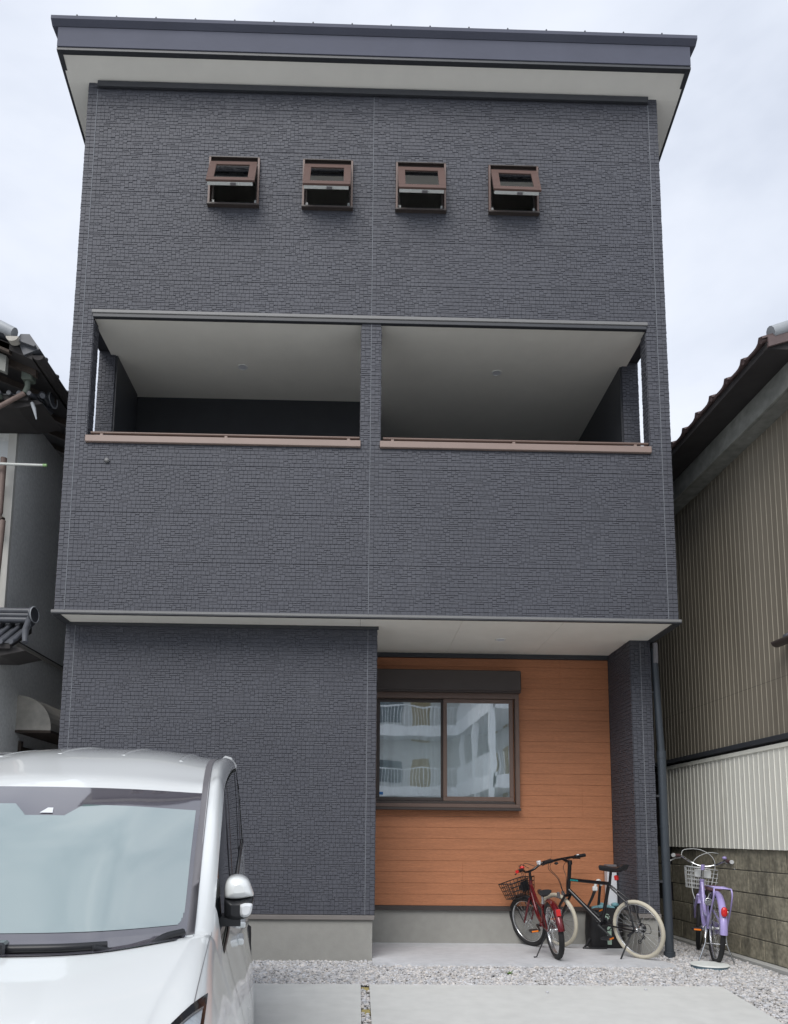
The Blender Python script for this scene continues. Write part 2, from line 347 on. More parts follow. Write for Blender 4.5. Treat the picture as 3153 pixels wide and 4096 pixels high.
# gravel
def gravel():
    import numpy as np
    rng = np.random.RandomState(3)
    ph = (1+5**.5)/2
    ico = np.array([(-1, ph, 0), (1, ph, 0), (-1, -ph, 0), (1, -ph, 0), (0, -1, ph), (0, 1, ph), (0, -1, -ph), (0, 1, -ph), (ph, 0, -1), (ph, 0, 1), (-ph, 0, -1), (-ph, 0, 1)])/1.9
    F = np.array([(0, 11, 5), (0, 5, 1), (0, 1, 7), (0, 7, 10), (0, 10, 11), (1, 5, 9), (5, 11, 4), (11, 10, 2), (10, 7, 6), (7, 1, 8), (3, 9, 4), (3, 4, 2), (3, 2, 6), (3, 6, 8), (3, 8, 9), (4, 9, 5), (2, 4, 11), (6, 2, 10), (8, 6, 7), (9, 8, 1)])
    pos = []
    def fill(x0, x1, y0, y1, dens, test=None):
        n = int((x1-x0)*(y1-y0)*dens)
        xs = rng.uniform(x0, x1, n); ys = rng.uniform(y0, y1, n)
        for x, y in zip(xs, ys):
            if test is None or test(x, y): pos.append((x, y))
    slab_r = lambda y: 2.35+(y/5.0)*0.31 if y < 5 else 2.66+(y-5)/0.85*0.055
    fill(-1.3, 3.46, 5.84, 6.93, 5400, lambda x, y: not (x > 0.14 and y > 6.67 and x < 2.70-(y-6.67)*0.15))
    fill(2.64, 3.48, 6.9, 8.6, 4400, lambda x, y: True)
    fill(2.40, 3.52, 3.6, 5.86, 4800, lambda x, y: x > slab_r(y)-0.0)
    fill(0.042, 0.095, 3.5, 5.72, 3400, lambda x, y: not (5.09 < y < 5.23))
    pos = np.array(pos); n = len(pos)
    size = rng.gamma(8, 1, n)/8*0.0100; size = np.clip(size, 0.005, 0.022)
    sx = size*rng.uniform(0.8, 1.5, n); sy = size*rng.uniform(0.7, 1.1, n); szz = size*rng.uniform(0.5, 0.9, n)
    zz = np.array([gz(y) for y in pos[:, 1]])+rng.uniform(0.0, 0.016, n)
    sh = ico[None]*rng.uniform(0.72, 1.25, (n, 12, 1))
    sh = sh*np.stack([sx, sy, szz], 1)[:, None, :]
    a = rng.uniform(0, 2*np.pi, n); b = rng.uniform(-0.6, 0.6, n)
    ca, sa, cb, sb = np.cos(a)[:, None], np.sin(a)[:, None], np.cos(b)[:, None], np.sin(b)[:, None]
    x, y, z = sh[..., 0], sh[..., 1], sh[..., 2]
    y, z = cb*y-sb*z, sb*y+cb*z; x, y = ca*x-sa*y, sa*x+ca*y
    P = np.stack([x+pos[:, 0:1], y+pos[:, 1:2], z+zz[:, None]], -1).reshape(-1, 3)
    FF = (F[None]+(np.arange(n)*12)[:, None, None]).reshape(-1, 3)
    me = bpy.data.meshes.new('gravel'); me.from_pydata(P.tolist(), [], FF.tolist()); me.materials.append(M['stone'])
    o = bpy.data.objects.new('gravel', me); sc.collection.objects.link(o); o['kind'] = 'stuff'
gravel()
for (x, y, s, lab) in ((1.36, 5.62, 0.012, 'small stray stone on the concrete, left one of two'), (2.10, 5.72, 0.013, 'small stray stone on the concrete nearer its right edge')):
    b = MB().ellipsoid((x, y, gz(y)+0.022), (s, s*.8, s*.7), 7, 5); b.sm = [False]*len(b.sm)
    tag(b.build('loose_stone', 'stone'), lab, 'stone')
# weed
b = MB(); wx, wy = 1.228, 6.30
for k in range(16):
    a = k*2.4; L = R_.uniform(.02, .045); w = 0.007; up = R_.uniform(0.3, 1.2); d = V(math.cos(a), math.sin(a), 0); s_ = V(-d.y, d.x, 0)
    p0 = V(wx, wy, 0.012); p1 = p0+d*L*.6+V(0, 0, L*up*.7); p2 = p0+d*L+V(0, 0, L*up*.6)
    b.add([p0, p1-s_*w, p2, p1+s_*w], [(0, 1, 2, 3)])
tag(b.build('weed', 'leaf'), 'tiny green weed sprouting from the gravel before the porch slab', 'weed')
# manhole cover
mh = thing('drain_cover', 'round pale drain cover lying in the gravel by the lavender bicycle', 'drain cover', (3.02, 6.70, 0.0))
MB().lathe((3.02, 6.70, 0.0), (0, 0, 1), [(0.0, 0.152), (0.033, 0.152)], 40).build('rim', 'manhole_rim', mh)
MB().lathe((3.02, 6.70, 0.034), (0, 0, 1), [(0.0, 0.157), (0.006, 0.157), (0.010, 0.152)], 40).build('cover', 'manhole', mh)

# ------------------------------------------------------------------ dark house
HX0, HX1 = -2.685, 2.835
Y2, Y1, Y3 = 6.61, 6.89, 7.90
house = thing('house', 'dark charcoal three-storey house with covered balcony and orange boarded porch', 'house', (0, 7.5, 0))
UNIT = 0.455/24
def tile_rects(cols, rows, rng):
    occ = [[False]*cols for _ in range(rows)]; out = []
    even = [(2, 2)]*24+[(4, 1)]*2+[(5, 1)]*1+[(3, 1)]*2+[(3, 2)]*3+[(1, 2)]*1+[(2, 3)]*2
    odd = [(4, 1)]*2+[(5, 1)]*1+[(3, 1)]*3+[(2, 1)]*3+[(2, 2)]*4
    for r in range(rows):
        for c in range(cols):
            if occ[r][c]: continue
            kinds = odd if r % 2 else even
            for _ in range(7):
                w, h = rng.choice(kinds)
                if c+w <= cols and r+h <= rows and not any(occ[r+j][c+i] for j in range(h) for i in range(w)): break
            else: w, h = 1, 1
            for j in range(h):
                for i in range(w): occ[r+j][c+i] = True
            out.append((c, r, w, h))
    return out
def siding(org, ud, nd, u0, u1, v0, v1, holes=(), parent=None, base=None, seed=0):
    """one moulded siding panel (455 mm high) : backing plus raised blocks; ud = direction along the wall, nd = outward"""
    rng = random.Random(seed); ud, nd, org = Vector(ud), Vector(nd), Vector(org); up = V(0, 0, 1)
    b = MB(); cols = max(1, round((u1-u0)/UNIT)); rows = max(1, round((v1-v0)/UNIT)); du, dv = (u1-u0)/cols, (v1-v0)/rows
    P = lambda u, v, h: org+ud*u+up*v+nd*h
    flip = (ud.cross(up)).dot(nd) < 0
    for (c, r, w, h) in tile_rects(cols, rows, rng):
        a0, a1, b0, b1 = u0+c*du, u0+(c+w)*du, v0+r*dv, v0+(r+h)*dv
        dead = False
        for hx0, hx1, hz0, hz1 in holes:
            if a1 > hx0+.001 and a0 < hx1-.001 and b1 > hz0+.001 and b0 < hz1-.001:
                opts = [(hx0-a0, 'r'), (a1-hx1, 'l'), (hz0-b0, 't'), (b1-hz1, 'b')]; best = max(opts)
                if best[0] < .004: dead = True; break
                if best[1] == 'r': a1 = hx0
                elif best[1] == 'l': a0 = hx1
                elif best[1] == 't': b1 = hz0
                else: b0 = hz1
        if dead: continue
        g, ch = 0.0003, 0.0010; hh = rng.uniform(0.0035, 0.0062); t = [hh+rng.uniform(.0004, .0022), hh+rng.uniform(.0004, .0022), hh-rng.uniform(.0, .0014), hh-rng.uniform(.0, .0014)]
        vs = [P(a0+g, b0+g, 0), P(a1-g, b0+g, 0), P(a1-g, b1-g, 0), P(a0+g, b1-g, 0),
              P(a0+g+ch*rng.uniform(.5, 1.4), b0+g+.0030*rng.uniform(.5, 1.4), t[0]), P(a1-g-ch*rng.uniform(.5, 1.4), b0+g+.0030*rng.uniform(.5, 1.4), t[1]),
              P(a1-g-ch*rng.uniform(.5, 1.4), b1-g-ch*.6, t[2]), P(a0+g+ch*rng.uniform(.5, 1.4), b1-g-ch*.6, t[3])]
        F = [(4, 5, 6, 7), (0, 1, 5, 4), (1, 2, 6, 5), (2, 3, 7, 6), (3, 0, 4, 7)]
        if flip: F = [f[::-1] for f in F]
        b.add(vs, F, 0)
    # backing strips around the holes
    us = sorted({u0, u1, *[min(max(x, u0), u1) for h in holes for x in h[:2]]}); zs = sorted({v0, v1, *[min(max(x, v0), v1) for h in holes for x in h[2:]]})
    for i in range(len(us)-1):
        for j in range(len(zs)-1):
            cu, cv = (us[i]+us[i+1])/2, (zs[j]+zs[j+1])/2
            if any(h[0] < cu < h[1] and h[2] < cv < h[3] for h in holes) or us[i+1]-us[i] < 1e-5 or zs[j+1]-zs[j] < 1e-5: continue
            q = [P(us[i], zs[j], .001), P(us[i+1], zs[j], .001), P(us[i+1], zs[j+1], .001), P(us[i], zs[j+1], .001)]
            if flip: q = q[::-1]
            b.add(q, [(0, 1, 2, 3)], 1)
    return b.build('siding_panel', ['tile', 'joint'], parent)
WIN = [(-1.493, -1.013, 6.995, 7.497), (-0.603, -0.125, 6.992, 7.495), (0.285, 0.763, 6.990, 7.492), (1.172, 1.650, 6.990, 7.488)]
BAL = [(-2.50, -0.021, 4.60, 5.868), (0.160, 2.643, 4.60, 5.868)]
holes = WIN+BAL
v = 3.032; sd = 1
while v < 8.27:
    v1 = min(v+0.455, 8.285)
    hh = [h for h in holes if h[2] < v1 and h[3] > v]
    for (a, c) in ((HX0, -2.600), (-2.594, 0.066), (0.072, 2.744), (2.750, HX1)):
        h2 = [h for h in hh if h[0] < c and h[1] > a]
        full = sorted(h for h in h2 if h[2] <= v and h[3] >= v1); rest = [h for h in h2 if h not in full]
        cur = a; runs = []
        for h in full:
            if h[0] > cur+.004: runs.append((cur, h[0]))
            cur = max(cur, h[1])
        if cur < c-.004: runs.append((cur, c))
        for p, q in runs:
            siding((0, Y2, 0), (1, 0, 0), (0, -1, 0), p, q, v, v1-.0022, [h for h in rest if h[0] < q and h[1] > p], house, seed=sd); sd += 1
    v = v1
# sealant joints
for x in (-2.597, 0.069, 2.747): MB().box(x-.003, x+.003, Y2-.0085, Y2, 3.04, 8.21).build('sealant_joint', 'sealant', house)
# side returns of the upper floors (near the front) and plain sides further back
v = 3.032
while v < 8.27:
    v1 = min(v+0.455, 8.285)
    for x, nx, xb in ((HX0, -1, -2.640), (HX1, 1, 2.775)):
        siding((x, 0, 0), (0, 1, 0), (nx, 0, 0), Y2+.002, 6.748, v, v1, (), house, seed=sd); sd += 1
        segs = [(6.75, 7.92, v, v1)]
        if v < 4.66 < v1: segs = [(6.75, 7.188, v, 4.66), (7.19, 7.92, v, v1)]
        elif v < 5.875 < v1: segs = [(6.75, 7.188, 5.875, v1), (7.19, 7.92, v, v1)]
        elif 4.66 <= v and v1 <= 5.875: segs = [(7.19, 7.92, v, v1)]
        for a, c, p, q in segs: siding((xb, 0, 0), (0, 1, 0), (nx, 0, 0), a, c, p, q, (), house, seed=sd); sd += 1
    v = v1
# first-floor block: front, right return, left return
v = 0.408
while v < 3.0:
    v1 = min(v+0.4333, 3.003)
    if v1-v < .1: break
    siding((0, Y1, 0), (1, 0, 0), (0, -1, 0), HX0+.005, -2.600, v, v1, (), house, seed=sd); sd += 1
    siding((0, Y1, 0), (1, 0, 0), (0, -1, 0), -2.594, 0.070, v, v1, (), house, seed=sd); sd += 1
    siding((0, Y1, 0), (1, 0, 0), (0, -1, 0), 0.074, 0.153, v, v1, (), house, seed=sd); sd += 1
    siding((0.153, 0, 0), (0, 1, 0), (1, 0, 0), Y1+.002, Y3-.012, v, v1, (), house, seed=sd); sd += 1
    siding((HX0+.005, 0, 0), (0, 1, 0), (-1, 0, 0), Y1+.002, 8.3, v, v1, (), house, seed=sd); sd += 1
    # right wing wall
    siding((0, 7.23, 0), (1, 0, 0), (0, -1, 0), 2.618, 2.712, v, v1, (), house, seed=sd); sd += 1
    siding((0, 7.23, 0), (1, 0, 0), (0, -1, 0), 2.716, 2.812, v, v1, (), house, seed=sd); sd += 1
    siding((2.618, 0, 0), (0, 1, 0), (-1, 0, 0), 7.232, Y3-.012, v, v1, (), house, seed=sd); sd += 1
    siding((2.812, 0, 0), (0, 1, 0), (1, 0, 0), 7.232, 8.3, v, v1, (), house, seed=sd); sd += 1
    v = v1
for x, y in ((-2.597, Y1), (0.072, Y1), (2.714, 7.23)): MB().box(x-.003, x+.003, y-.0075, y, 0.41, 2.98).build('sealant_joint', 'sealant', house)
# core walls
w = MB()
def wallbox(x0, x1, y0, y1, z0, z1): w.box(x0, x1, y0, y1, z0, z1)
e_ = 0.004; yi = Y2+.13
wallbox(HX0+e_, HX1-e_, Y2+e_, yi, 3.04, 4.59)                       # parapet
wallbox(HX0+e_, HX1-e_, Y2+e_, yi, 7.50, 8.27)
wallbox(HX0+e_, HX1-e_, Y2+e_, yi, 5.875, 6.988)
xs = [HX0+e_]+[x for q in WIN for x in q[:2]]+[HX1-e_]
for i in range(0, len(xs), 2): wallbox(xs[i], xs[i+1], Y2+e_, yi, 6.988, 7.50)
wallbox(HX0+e_, -2.50-e_, Y2+e_, 6.745, 4.59, 5.875); wallbox(2.643+e_, HX1-e_, Y2+e_, 6.745, 4.59, 5.875)
wallbox(-0.021+e_, 0.160-e_, Y2+e_, 6.80, 4.59, 5.875)
for x0, x1 in ((-2.636, -2.475), (2.61, 2.771)):
    wallbox(x0, x1, yi, 14, 3.04, 4.655); wallbox(x0, x1, 7.185, 14, 4.655, 5.87); wallbox(x0, x1, yi, 14, 5.885, 8.27)
MB().box(-2.5, 0.06, Y3+.02, Y3+.15, 3.04, 5.87).build('balcony_back_wall', 'dark_room', house); MB().box(0.061, 2.62, 9.40, 9.5, 3.04, 5.87).build('balcony_back_wall', 'dark_room', house); wallbox(0.02, 0.12, Y3+.152, 9.4, 3.04, 5.87)  # balcony back walls near-black: shade of the recess put into their colour
wallbox(-2.5, 2.62, 13.8, 14, 3.04, 8.27)
wallbox(HX0+.009, 0.149, Y1+e_, Y1+.14, 0.40, 3.0); wallbox(HX0+.009, HX0+.14, Y1+.14, 14, 0.40, 3.03)
wallbox(0.02, 0.149, Y1+.14, 7.99, 0.40, 3.0)
wallbox(2.622, 2.808, 7.234, 14, 0.40, 3.003)
w.build('wall', 'joint', house)
rec = siding  # interior faces of the small columns
for x, nx, ya, yb in ((-2.50, 1, Y2+.002, 6.745), (2.643, -1, Y2+.002, 6.745), (-0.021, -1, Y2+.002, 6.79), (0.160, 1, Y2+.002, 6.79)):
    siding((x, 0, 0), (0, 1, 0), (nx, 0, 0), ya, yb, 4.66, 5.8, (), house, seed=sd); sd += 1
for u0, u1 in ((-2.638, -2.475), (2.61, 2.773)):
    for k in range(3):
        siding((0, 7.18, 0), (1, 0, 0), (0, -1, 0), u0, u1, 4.655+k*.405, 4.655+(k+1)*.405, (), house, seed=sd); sd += 1
for (x, nx) in ((-2.466, 1), (2.602, -1)):
    MB().box(x-.008, x+.008, 7.19, 7.88 if nx > 0 else 9.38, 3.7, 5.84).build('balcony_side_wall', 'trim', house)  # side walls in the dark trim colour, balcony shade painted in
# balcony floor, ceiling, interiors
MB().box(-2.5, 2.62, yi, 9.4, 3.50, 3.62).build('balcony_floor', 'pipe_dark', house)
MB().box(-2.52, 2.66, Y2+.02, 9.45, 5.832, 5.868).build('balcony_ceiling', 'soffit', house)
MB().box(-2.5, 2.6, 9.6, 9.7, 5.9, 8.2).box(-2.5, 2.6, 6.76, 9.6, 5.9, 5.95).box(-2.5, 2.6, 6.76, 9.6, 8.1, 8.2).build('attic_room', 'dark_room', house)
# balcony opening trims
t = MB().box(-2.515, 2.655, Y2-.030, Y2+.02, 5.858, 5.892, .004); t.build('opening_trim', 'trim_grey', house)
MB().box(-2.505, 2.645, Y2-.022, Y2+.02, 5.822, 5.857, .003).build('opening_drip', 'trim', house)
for x0, x1, posts in ((-2.503, -0.018, (-2.371, -1.246, -0.129)), (0.157, 2.645, (0.273, 1.388, 2.512))):
    c = MB().box(x0, x1, Y2-.032, yi+.02, 4.596, 4.658, .004).build('parapet_cap', 'bronze_light', house)
    r = MB(); r.tube([(x0+.03, Y2+.03, 4.708), (x1-.01, Y2+.03, 4.708)], 0.013, 10); hr = r.build('handrail', 'bronze', house)
    for p in posts: MB().box(p-.014, p+.014, Y2+.01, Y2+.05, 4.655, 4.695, .003).build('rail_post', 'bronze_light', hr)
    MB().box(x0+.02, x1-.02, Y2+.06, Y2+.10, 4.665, 4.69).build('inner_rail', 'bronze_dark', hr)
# glazed door at the back of the left balcony
d = MB().box(-1.45, -0.05, Y3-.03, Y3+.03, 5.20, 5.25).box(-1.45, -1.41, Y3-.03, Y3+.03, 3.6, 5.2).box(-.78, -.73, Y3-.03, Y3+.03, 3.6, 5.2).box(-1.41, -.05, Y3-.02, Y3+.02, 5.12, 5.16)
d.build('balcony_door_frame', 'bronze_dark', house)
# downlights
for (x, y, z) in ((-1.234, 7.334, 5.832), (1.368, 7.336, 5.832), (1.366, 7.270, 3.001)):
    dl = MB().lathe((x, y, z), (0, 0, -1), [(-.004, .052), (0.004, .052), (0.006, .046), (0.003, .040), (-.004, .040)], 28).build('downlight', 'lampwhite', house)
    MB().lathe((x, y, z), (0, 0, -1), [(-.002, .039), (0.0025, .039)], 24).build('lamp_lens', 'paper', dl)
# small top-hung windows
def small_window(x0, x1, z0, z1, ang, shift):
    wd = MB(); f = .018
    wd.box(x0, x0+f, Y2-.040, Y2+.09, z0+.007, z1-.012).box(x1-f, x1, Y2-.040, Y2+.09, z0+.007, z1-.012).box(x0+f-.001, x1-f+.001, Y2+.06, Y2+.088, z0+.007, z0+.02)
    fr = wd.build('window_frame', 'winframe', house)
    MB().box(x0, x1, Y2-.040, Y2+.09, z1-.011, z1, .002).box(x0+f, x1-f, Y2-.01, Y2+.085, z1-.07, z1-.012).build('head_frame', 'bronze_dark', fr)  # darker than the frame: shade under the head put into the colour
    MB().box(x0-.004, x1+.004, Y2-.050, Y2+.09, z0-.012, z0+.006, .002).build('sill_frame', 'bronze_dark', fr)
    for a_0 in (x0+f+.0005, x1-f-.0205): MB().box(a_0, a_0+.02, Y2+.02, Y2+.0585, z0+.01, z1-.072).build('inner_track', 'bronze_dark', fr)
    MB().box(x0+f+.012, x0+f+.034, Y2+.012, Y2+.019, z0+.012, z0+.085).box(x1-f-.030, x1-f-.010, Y2+.012, Y2+.019, z0+.012, z0+.09).build('stay_arm', 'white_metal', fr)
    # sash hinged at the top
    W, Hh = x1-x0-.034, z1-z0-.085; zt = z1-.064; th = .020; s = .066
    b = MB()
    b.box(-W/2, W/2, -th, 0, -s, 0, .002).box(-W/2, W/2, -th, 0, -Hh, -Hh+s*.9, .002).box(-W/2, -W/2+s, -th, 0, -Hh+s*.9, -s).box(W/2-s, W/2, -th, 0, -Hh+s*.9, -s)
    g = MB().box(-W/2+s, W/2-s, -th*.6, -th*.4, -Hh+s*.9, -s)
    l = MB().box(-W/2+.01, W/2-.02, -.001, .026, -Hh-.001, -Hh+.022)
    for k in range(3): l.box(-W/4+k*W/5, -W/4+k*W/5+.012, .006, .02, -Hh-.006, -Hh)
    l2 = MB().box(-.0, .05, .003, .024, -Hh-.010, -Hh-.001)
    X = Matrix.Translation(((x0+x1)/2+shift, Y2-.022, zt)) @ Matrix.Rotation(math.radians(-ang), 4, 'X') @ Matrix.Rotation(shift*3, 4, 'Y')
    so = b.xf(X).build('sash', 'winframe', house)
    g.xf(X).build('pane', 'pane_dark', so); l.xf(X).build('sash_edge', 'white_metal', so); l2.xf(X).build('latch', 'mould', so)
for q, a_, s_ in zip(WIN, (27, 26, 25, 26), (-.006, -.002, .001, .006)): small_window(*q, a_, s_)
# wall-top trim
MB().box(-2.592, 2.742, Y2-.040, Y2-.014, 8.215, 8.275, .003).build('wall_top_trim', 'trim', house)
# roof
rf = MB()
RX0, RX1, RYf = -2.903, 3.070, 6.36
sl = 0.30; zs_ = lambda y: 8.36-(y-RYf)*sl
def roofpoly(x): return [(x, RYf, 8.38), (x, 13.6, 8.38-(13.6-RYf)*sl*.9), (x, 13.6, 8.62-(13.6-RYf)*sl*.9), (x, RYf, 8.62)]
rf.prism(roofpoly(RX0), (RX1-RX0, 0, 0)); roof = rf.build('roof', 'fascia', house)
MB().add([(RX0+.02, RYf+.045, 8.352), (RX1-.02, RYf+.045, 8.352), (RX1-.02, Y2+.0, 8.278), (RX0+.02, Y2+.0, 8.278), (RX1-.02, 13.5, 6.4), (RX0+.02, 13.5, 6.4)],
         [(0, 1, 2, 3), (3, 2, 4, 5)]).build('eave_soffit', 'soffit', roof)
MB().box(RX0-.004, RX1+.004, RYf-.004, RYf+.045, 8.350, 8.378, .002).build('eave_edge', 'trim', roof)
s2 = MB()
for x0 in (RX0-.006, RX1-.040):
    a = [(x0, RYf+.01, 8.352), (x0, 13.4, 8.352-(13.4-RYf)*sl*.92), (x0, 13.4, 8.395-(13.4-RYf)*sl*.92), (x0, RYf+.01, 8.395)]
    s2.prism(a, (.046, 0, 0))
s2.build('verge_edge', 'trim', roof)
MB().box(RX0+.0, RX1-.0, RYf-.012, RYf-.001, 8.380, 8.585, .002).build('fascia_board', 'fascia', roof)
MB().prism([(RX0-.055, RYf-.055, 8.625), (RX0-.055, RYf-.055, 8.660), (RX0-.055, RYf+.2, 8.64), (RX0-.055, RYf+.2, 8.60), (RX0-.055, RYf-.013, 8.590)], (RX1-RX0+.11, 0, 0)).build('roof_lip', 'fascia', roof)
for k in range(16):
    x = -2.72+k*(5.62/15.3)
    c = MB().box(x-.003, x+.003, RYf-.050, RYf-.042, 8.655, 8.682).box(x-.007, x+.007, RYf-.051, RYf-.040, 8.670, 8.676)
    c.build('roof_clip', 'trim', roof)
# overhang underside
for a_, c_ in zip((HX0+.03, -1.82, -.91, 0, .91, 1.82), (-1.82, -.91, 0, .91, 1.82, HX1-.03)):
    MB().box(a_+.0008, c_-.0008, Y2+.0, Y3+.05, 3.003, 3.022, .0015).build('soffit_board', 'soffit', house)
MB().box(HX0-.020, HX1+.020, Y2-.030, Y2+.015, 3.006, 3.030, .003).build('overhang_trim', 'trim_grey', house)
u = MB().box(HX0-.020, HX1+.02, Y2-.026, Y2+.012, 2.998, 3.005)
for x0, x1 in ((HX0-.022, HX0+.045), (HX1-.045, HX1+.022)): u.box(x0, x1, Y2+.016, 8.4, 2.990, 3.028, .002)
u.build('overhang_edge', 'trim', house)
MB().box(HX0+.02, .17, Y1-.020, Y1-.0125, 2.972, 3.002).build('wall_top_trim', 'trim', house)
MB().box(.156, 2.615, Y3-.035, Y3-.002, 2.955, 3.002, .002).build('porch_top_trim', 'trim', house)
# foundations
MB().box(HX0+.03, 0.139, Y1+.012, 8.0, -0.1, 0.3655).box(HX0+.03, HX0+.2, 8, 14, -.1, .37).build('foundation', 'foundation', house)
MB().box(.1395, 2.64, Y3+.012, Y3+.2, -0.1, 0.36).box(2.636, 2.795, 7.245, Y3+.011, -.1, .3655).box(2.641, 2.795, Y3+.012, 14, -.1, .365).build('foundation', 'foundation', house)
MB().box(HX0, 0.157, Y1-.014, Y1+.05, .3658, .4055, .003).box(.149, .157, Y1+.052, Y3-.04, .3658, .405).build('drip_trim', 'drip', house)
MB().box(.158, 2.617, Y3-.025, Y3+.05, .3605, .4055, .003).build('drip_trim', 'bronze_dark', house)
MB().box(2.612, 2.822, 7.216, 7.28, .3658, .4055, .003).box(2.612, 2.62, 7.281, Y3-.03, .3658, .405).build('drip_trim', 'drip', house)
# porch slab
b = MB(); pl = [(0.140, 6.665), (2.715, 6.665), (2.640, 7.24), (2.640, 7.92), (0.140, 7.92)]; n = len(pl)
b.add([(x, y, .037) for x, y in pl], [tuple(range(n))]); b.add([(x, y, .037) for x, y in pl]+[(x, y, -.08) for x, y in pl], [(i, i+n, (i+1) % n+n, (i+1) % n) for i in range(n)])
b.build('porch_slab', 'porch', house)
# orange planks
pr = 0.11185; z = .4065
w_backing = MB().box(.153, 2.62, Y3+.004, Y3+.02, .37, 1.30).box(1.62, 2.62, Y3+.004, Y3+.02, 1.30, 2.82).box(.153, 2.62, Y3+.004, Y3+.02, 2.82, 3.0)
w_backing.build('plank_backing', 'wood_dark', house)
k = 0
while z < 2.955:
    z1 = min(z+pr-.0015, 2.954)
    x0 = .160 if (z1 < 1.44 or z > 2.62) else 1.60
    cuts = [x0]+[c for c in ((1.07,), (1.98,), (0.62, 2.31), (), (1.5,), (2.1,))[k//4 % 6] if c > x0+.1]+[2.614]
    for a, c in zip(cuts, cuts[1:]):
        MB().box(a+.0003, c-.0003, Y3-.006-R_.uniform(0, .0006), Y3+.0035, z, z1, .0014).build('plank', 'plank', house)
    z += pr; k += 1
# big sliding window with shutter box
wd = thing  # (window is a part of the house)
fr = MB()
wx0, wx1, wz0, wz1 = .162, 1.652, 1.378, 2.580
fr.box(wx0, wx1, Y3-.085, Y3+.06, wz1-.065, wz1, .003).box(wx0, wx1, Y3-.085, Y3+.06, wz0+.012, wz0+.050, .003).box(wx1-.042, wx1, Y3-.085, Y3+.06, wz0+.05, wz1-.065, .003).box(wx0-.004, wx0+.022, Y3-.085, Y3+.06, wz0+.05, wz1-.065, .003)
big = fr.build('window_frame', 'bronze', house)
MB().box(wx0, wx1+.004, Y3-.105, Y3-.02, wz0-.016, wz0+.011, .003).build('window_sill', 'bronze_dark', big)
MB().box(wx0, wx1+.006, Y3-.185, Y3-.0072, 2.583, 2.795, .010).box(wx0, wx1+.006, Y3-.16, Y3-.03, 2.570, 2.5825).build('shutter_box', 'bronze_dark', big)
MB().box(wx0+.02, wx1-.05, Y3-.060, Y3+.04, wz0+.0505, wz0+.075, .002).build('track', 'bronze_dark', big)
def sash(x0, x1, z0, z1, y, s, m, nm='sash'):
    b = MB().box(x0, x1, y, y+.028, z1-s, z1, .003).box(x0, x1, y, y+.028, z0, z0+s*1.15, .003).box(x0, x0+s, y, y+.028, z0+s*1.15, z1-s, .003).box(x1-s, x1, y, y+.028, z0+s*1.15, z1-s, .003)
    o = b.build(nm, m, house)
    MB().box(x0+s, x1-s, y+.012, y+.014, z0+s*1.15, z1-s).build('pane', 'pane_clear', o); return o
sash(.868, 1.592, 1.456, 2.512, Y3-.060, .040, 'bronze')
sash(.186, .880, 1.456, 2.512, Y3-.022, .032, 'bronze_dark')
MB().box(.205, .255, Y3-.0125, Y3-.012, 1.515, 1.545).build('blue_sticker', mat('blue_sticker', (0.03, 0.16, 0.42), .5), house)
# room behind the window with a lace curtain
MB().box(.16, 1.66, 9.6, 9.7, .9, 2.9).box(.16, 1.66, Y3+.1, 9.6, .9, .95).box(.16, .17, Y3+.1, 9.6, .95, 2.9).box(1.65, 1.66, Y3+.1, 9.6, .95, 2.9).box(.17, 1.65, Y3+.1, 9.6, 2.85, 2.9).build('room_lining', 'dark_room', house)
b = MB(); rows = []
for i in range(121):
    x = .19+1.42*i/120; y = Y3+.10+.016*math.sin(i*.62+math.sin(i*.13)*2)
    rows.append([(x, y, 1.30), (x, y+.004, 2.56)])
b.ring_loft(rows, 0, True, False, closed=False).build('curtain', 'curtain', house)
# side fittings seen on the edges of the upper floors
MB().box(HX1+.012, HX1+.040, 6.80, 6.95, 3.62, 3.80, .006).build('vent_hood', 'mould', house)
MB().box(HX1+.012, HX1+.032, 6.82, 6.90, 3.46, 3.50, .004).build('vent_hood', 'trim', house)
b = MB().box(HX0-.045, HX0-.012, 6.75, 6.82, 3.36, 3.43, .01); b.tube([(HX0-.03, 6.78, 3.43), (HX0-.03, 6.78, 3.75)], .005, 6); b.build('cable_bracket', 'trim', house)
b = MB().lathe((-2.30, Y2-.012, 4.425), (0, -1, 0), [(0, .022), (.012, .020), (.018, .010)], 14); b.build('vent_cap', 'trim_grey', house)
# downpipe
dp = thing('downpipe', 'dark grey rainwater downpipe at the right corner of the charcoal house', 'downpipe', (2.92, 7.27, 0))
MB().tube([(2.862, 7.27, 2.93), (2.900, 7.27, 1.90)], .034, 14).build('upper_pipe', 'pipe_dark', dp)
MB().tube([(2.900, 7.27, 1.90), (2.905, 7.27, 0.02)], .040, 14).build('pipe', 'pipe_dark', dp)
MB().tube([(2.900, 7.27, 1.86), (2.900, 7.27, 1.93)], .043, 14).build('collar', 'pipe_dark', dp)
MB().tube([(2.901, 7.27, 1.20), (2.901, 7.27, 1.225)], .0425, 14).build('collar', 'pipe_dark', dp)
MB().tube([(2.905, 7.27, 0.0), (2.905, 7.27, 0.06)], .052, 14).build('collar', 'pipe_dark', dp)
MB().box(2.845, 2.895, 7.235, 7.305, 2.78, 2.99, .008).build('hopper', 'mould', dp)
for z in (2.5, 1.5, .7): MB().box(2.80, 2.87, 7.262, 7.278, z-.01, z+.01).build('pipe_clip', 'trim', dp)
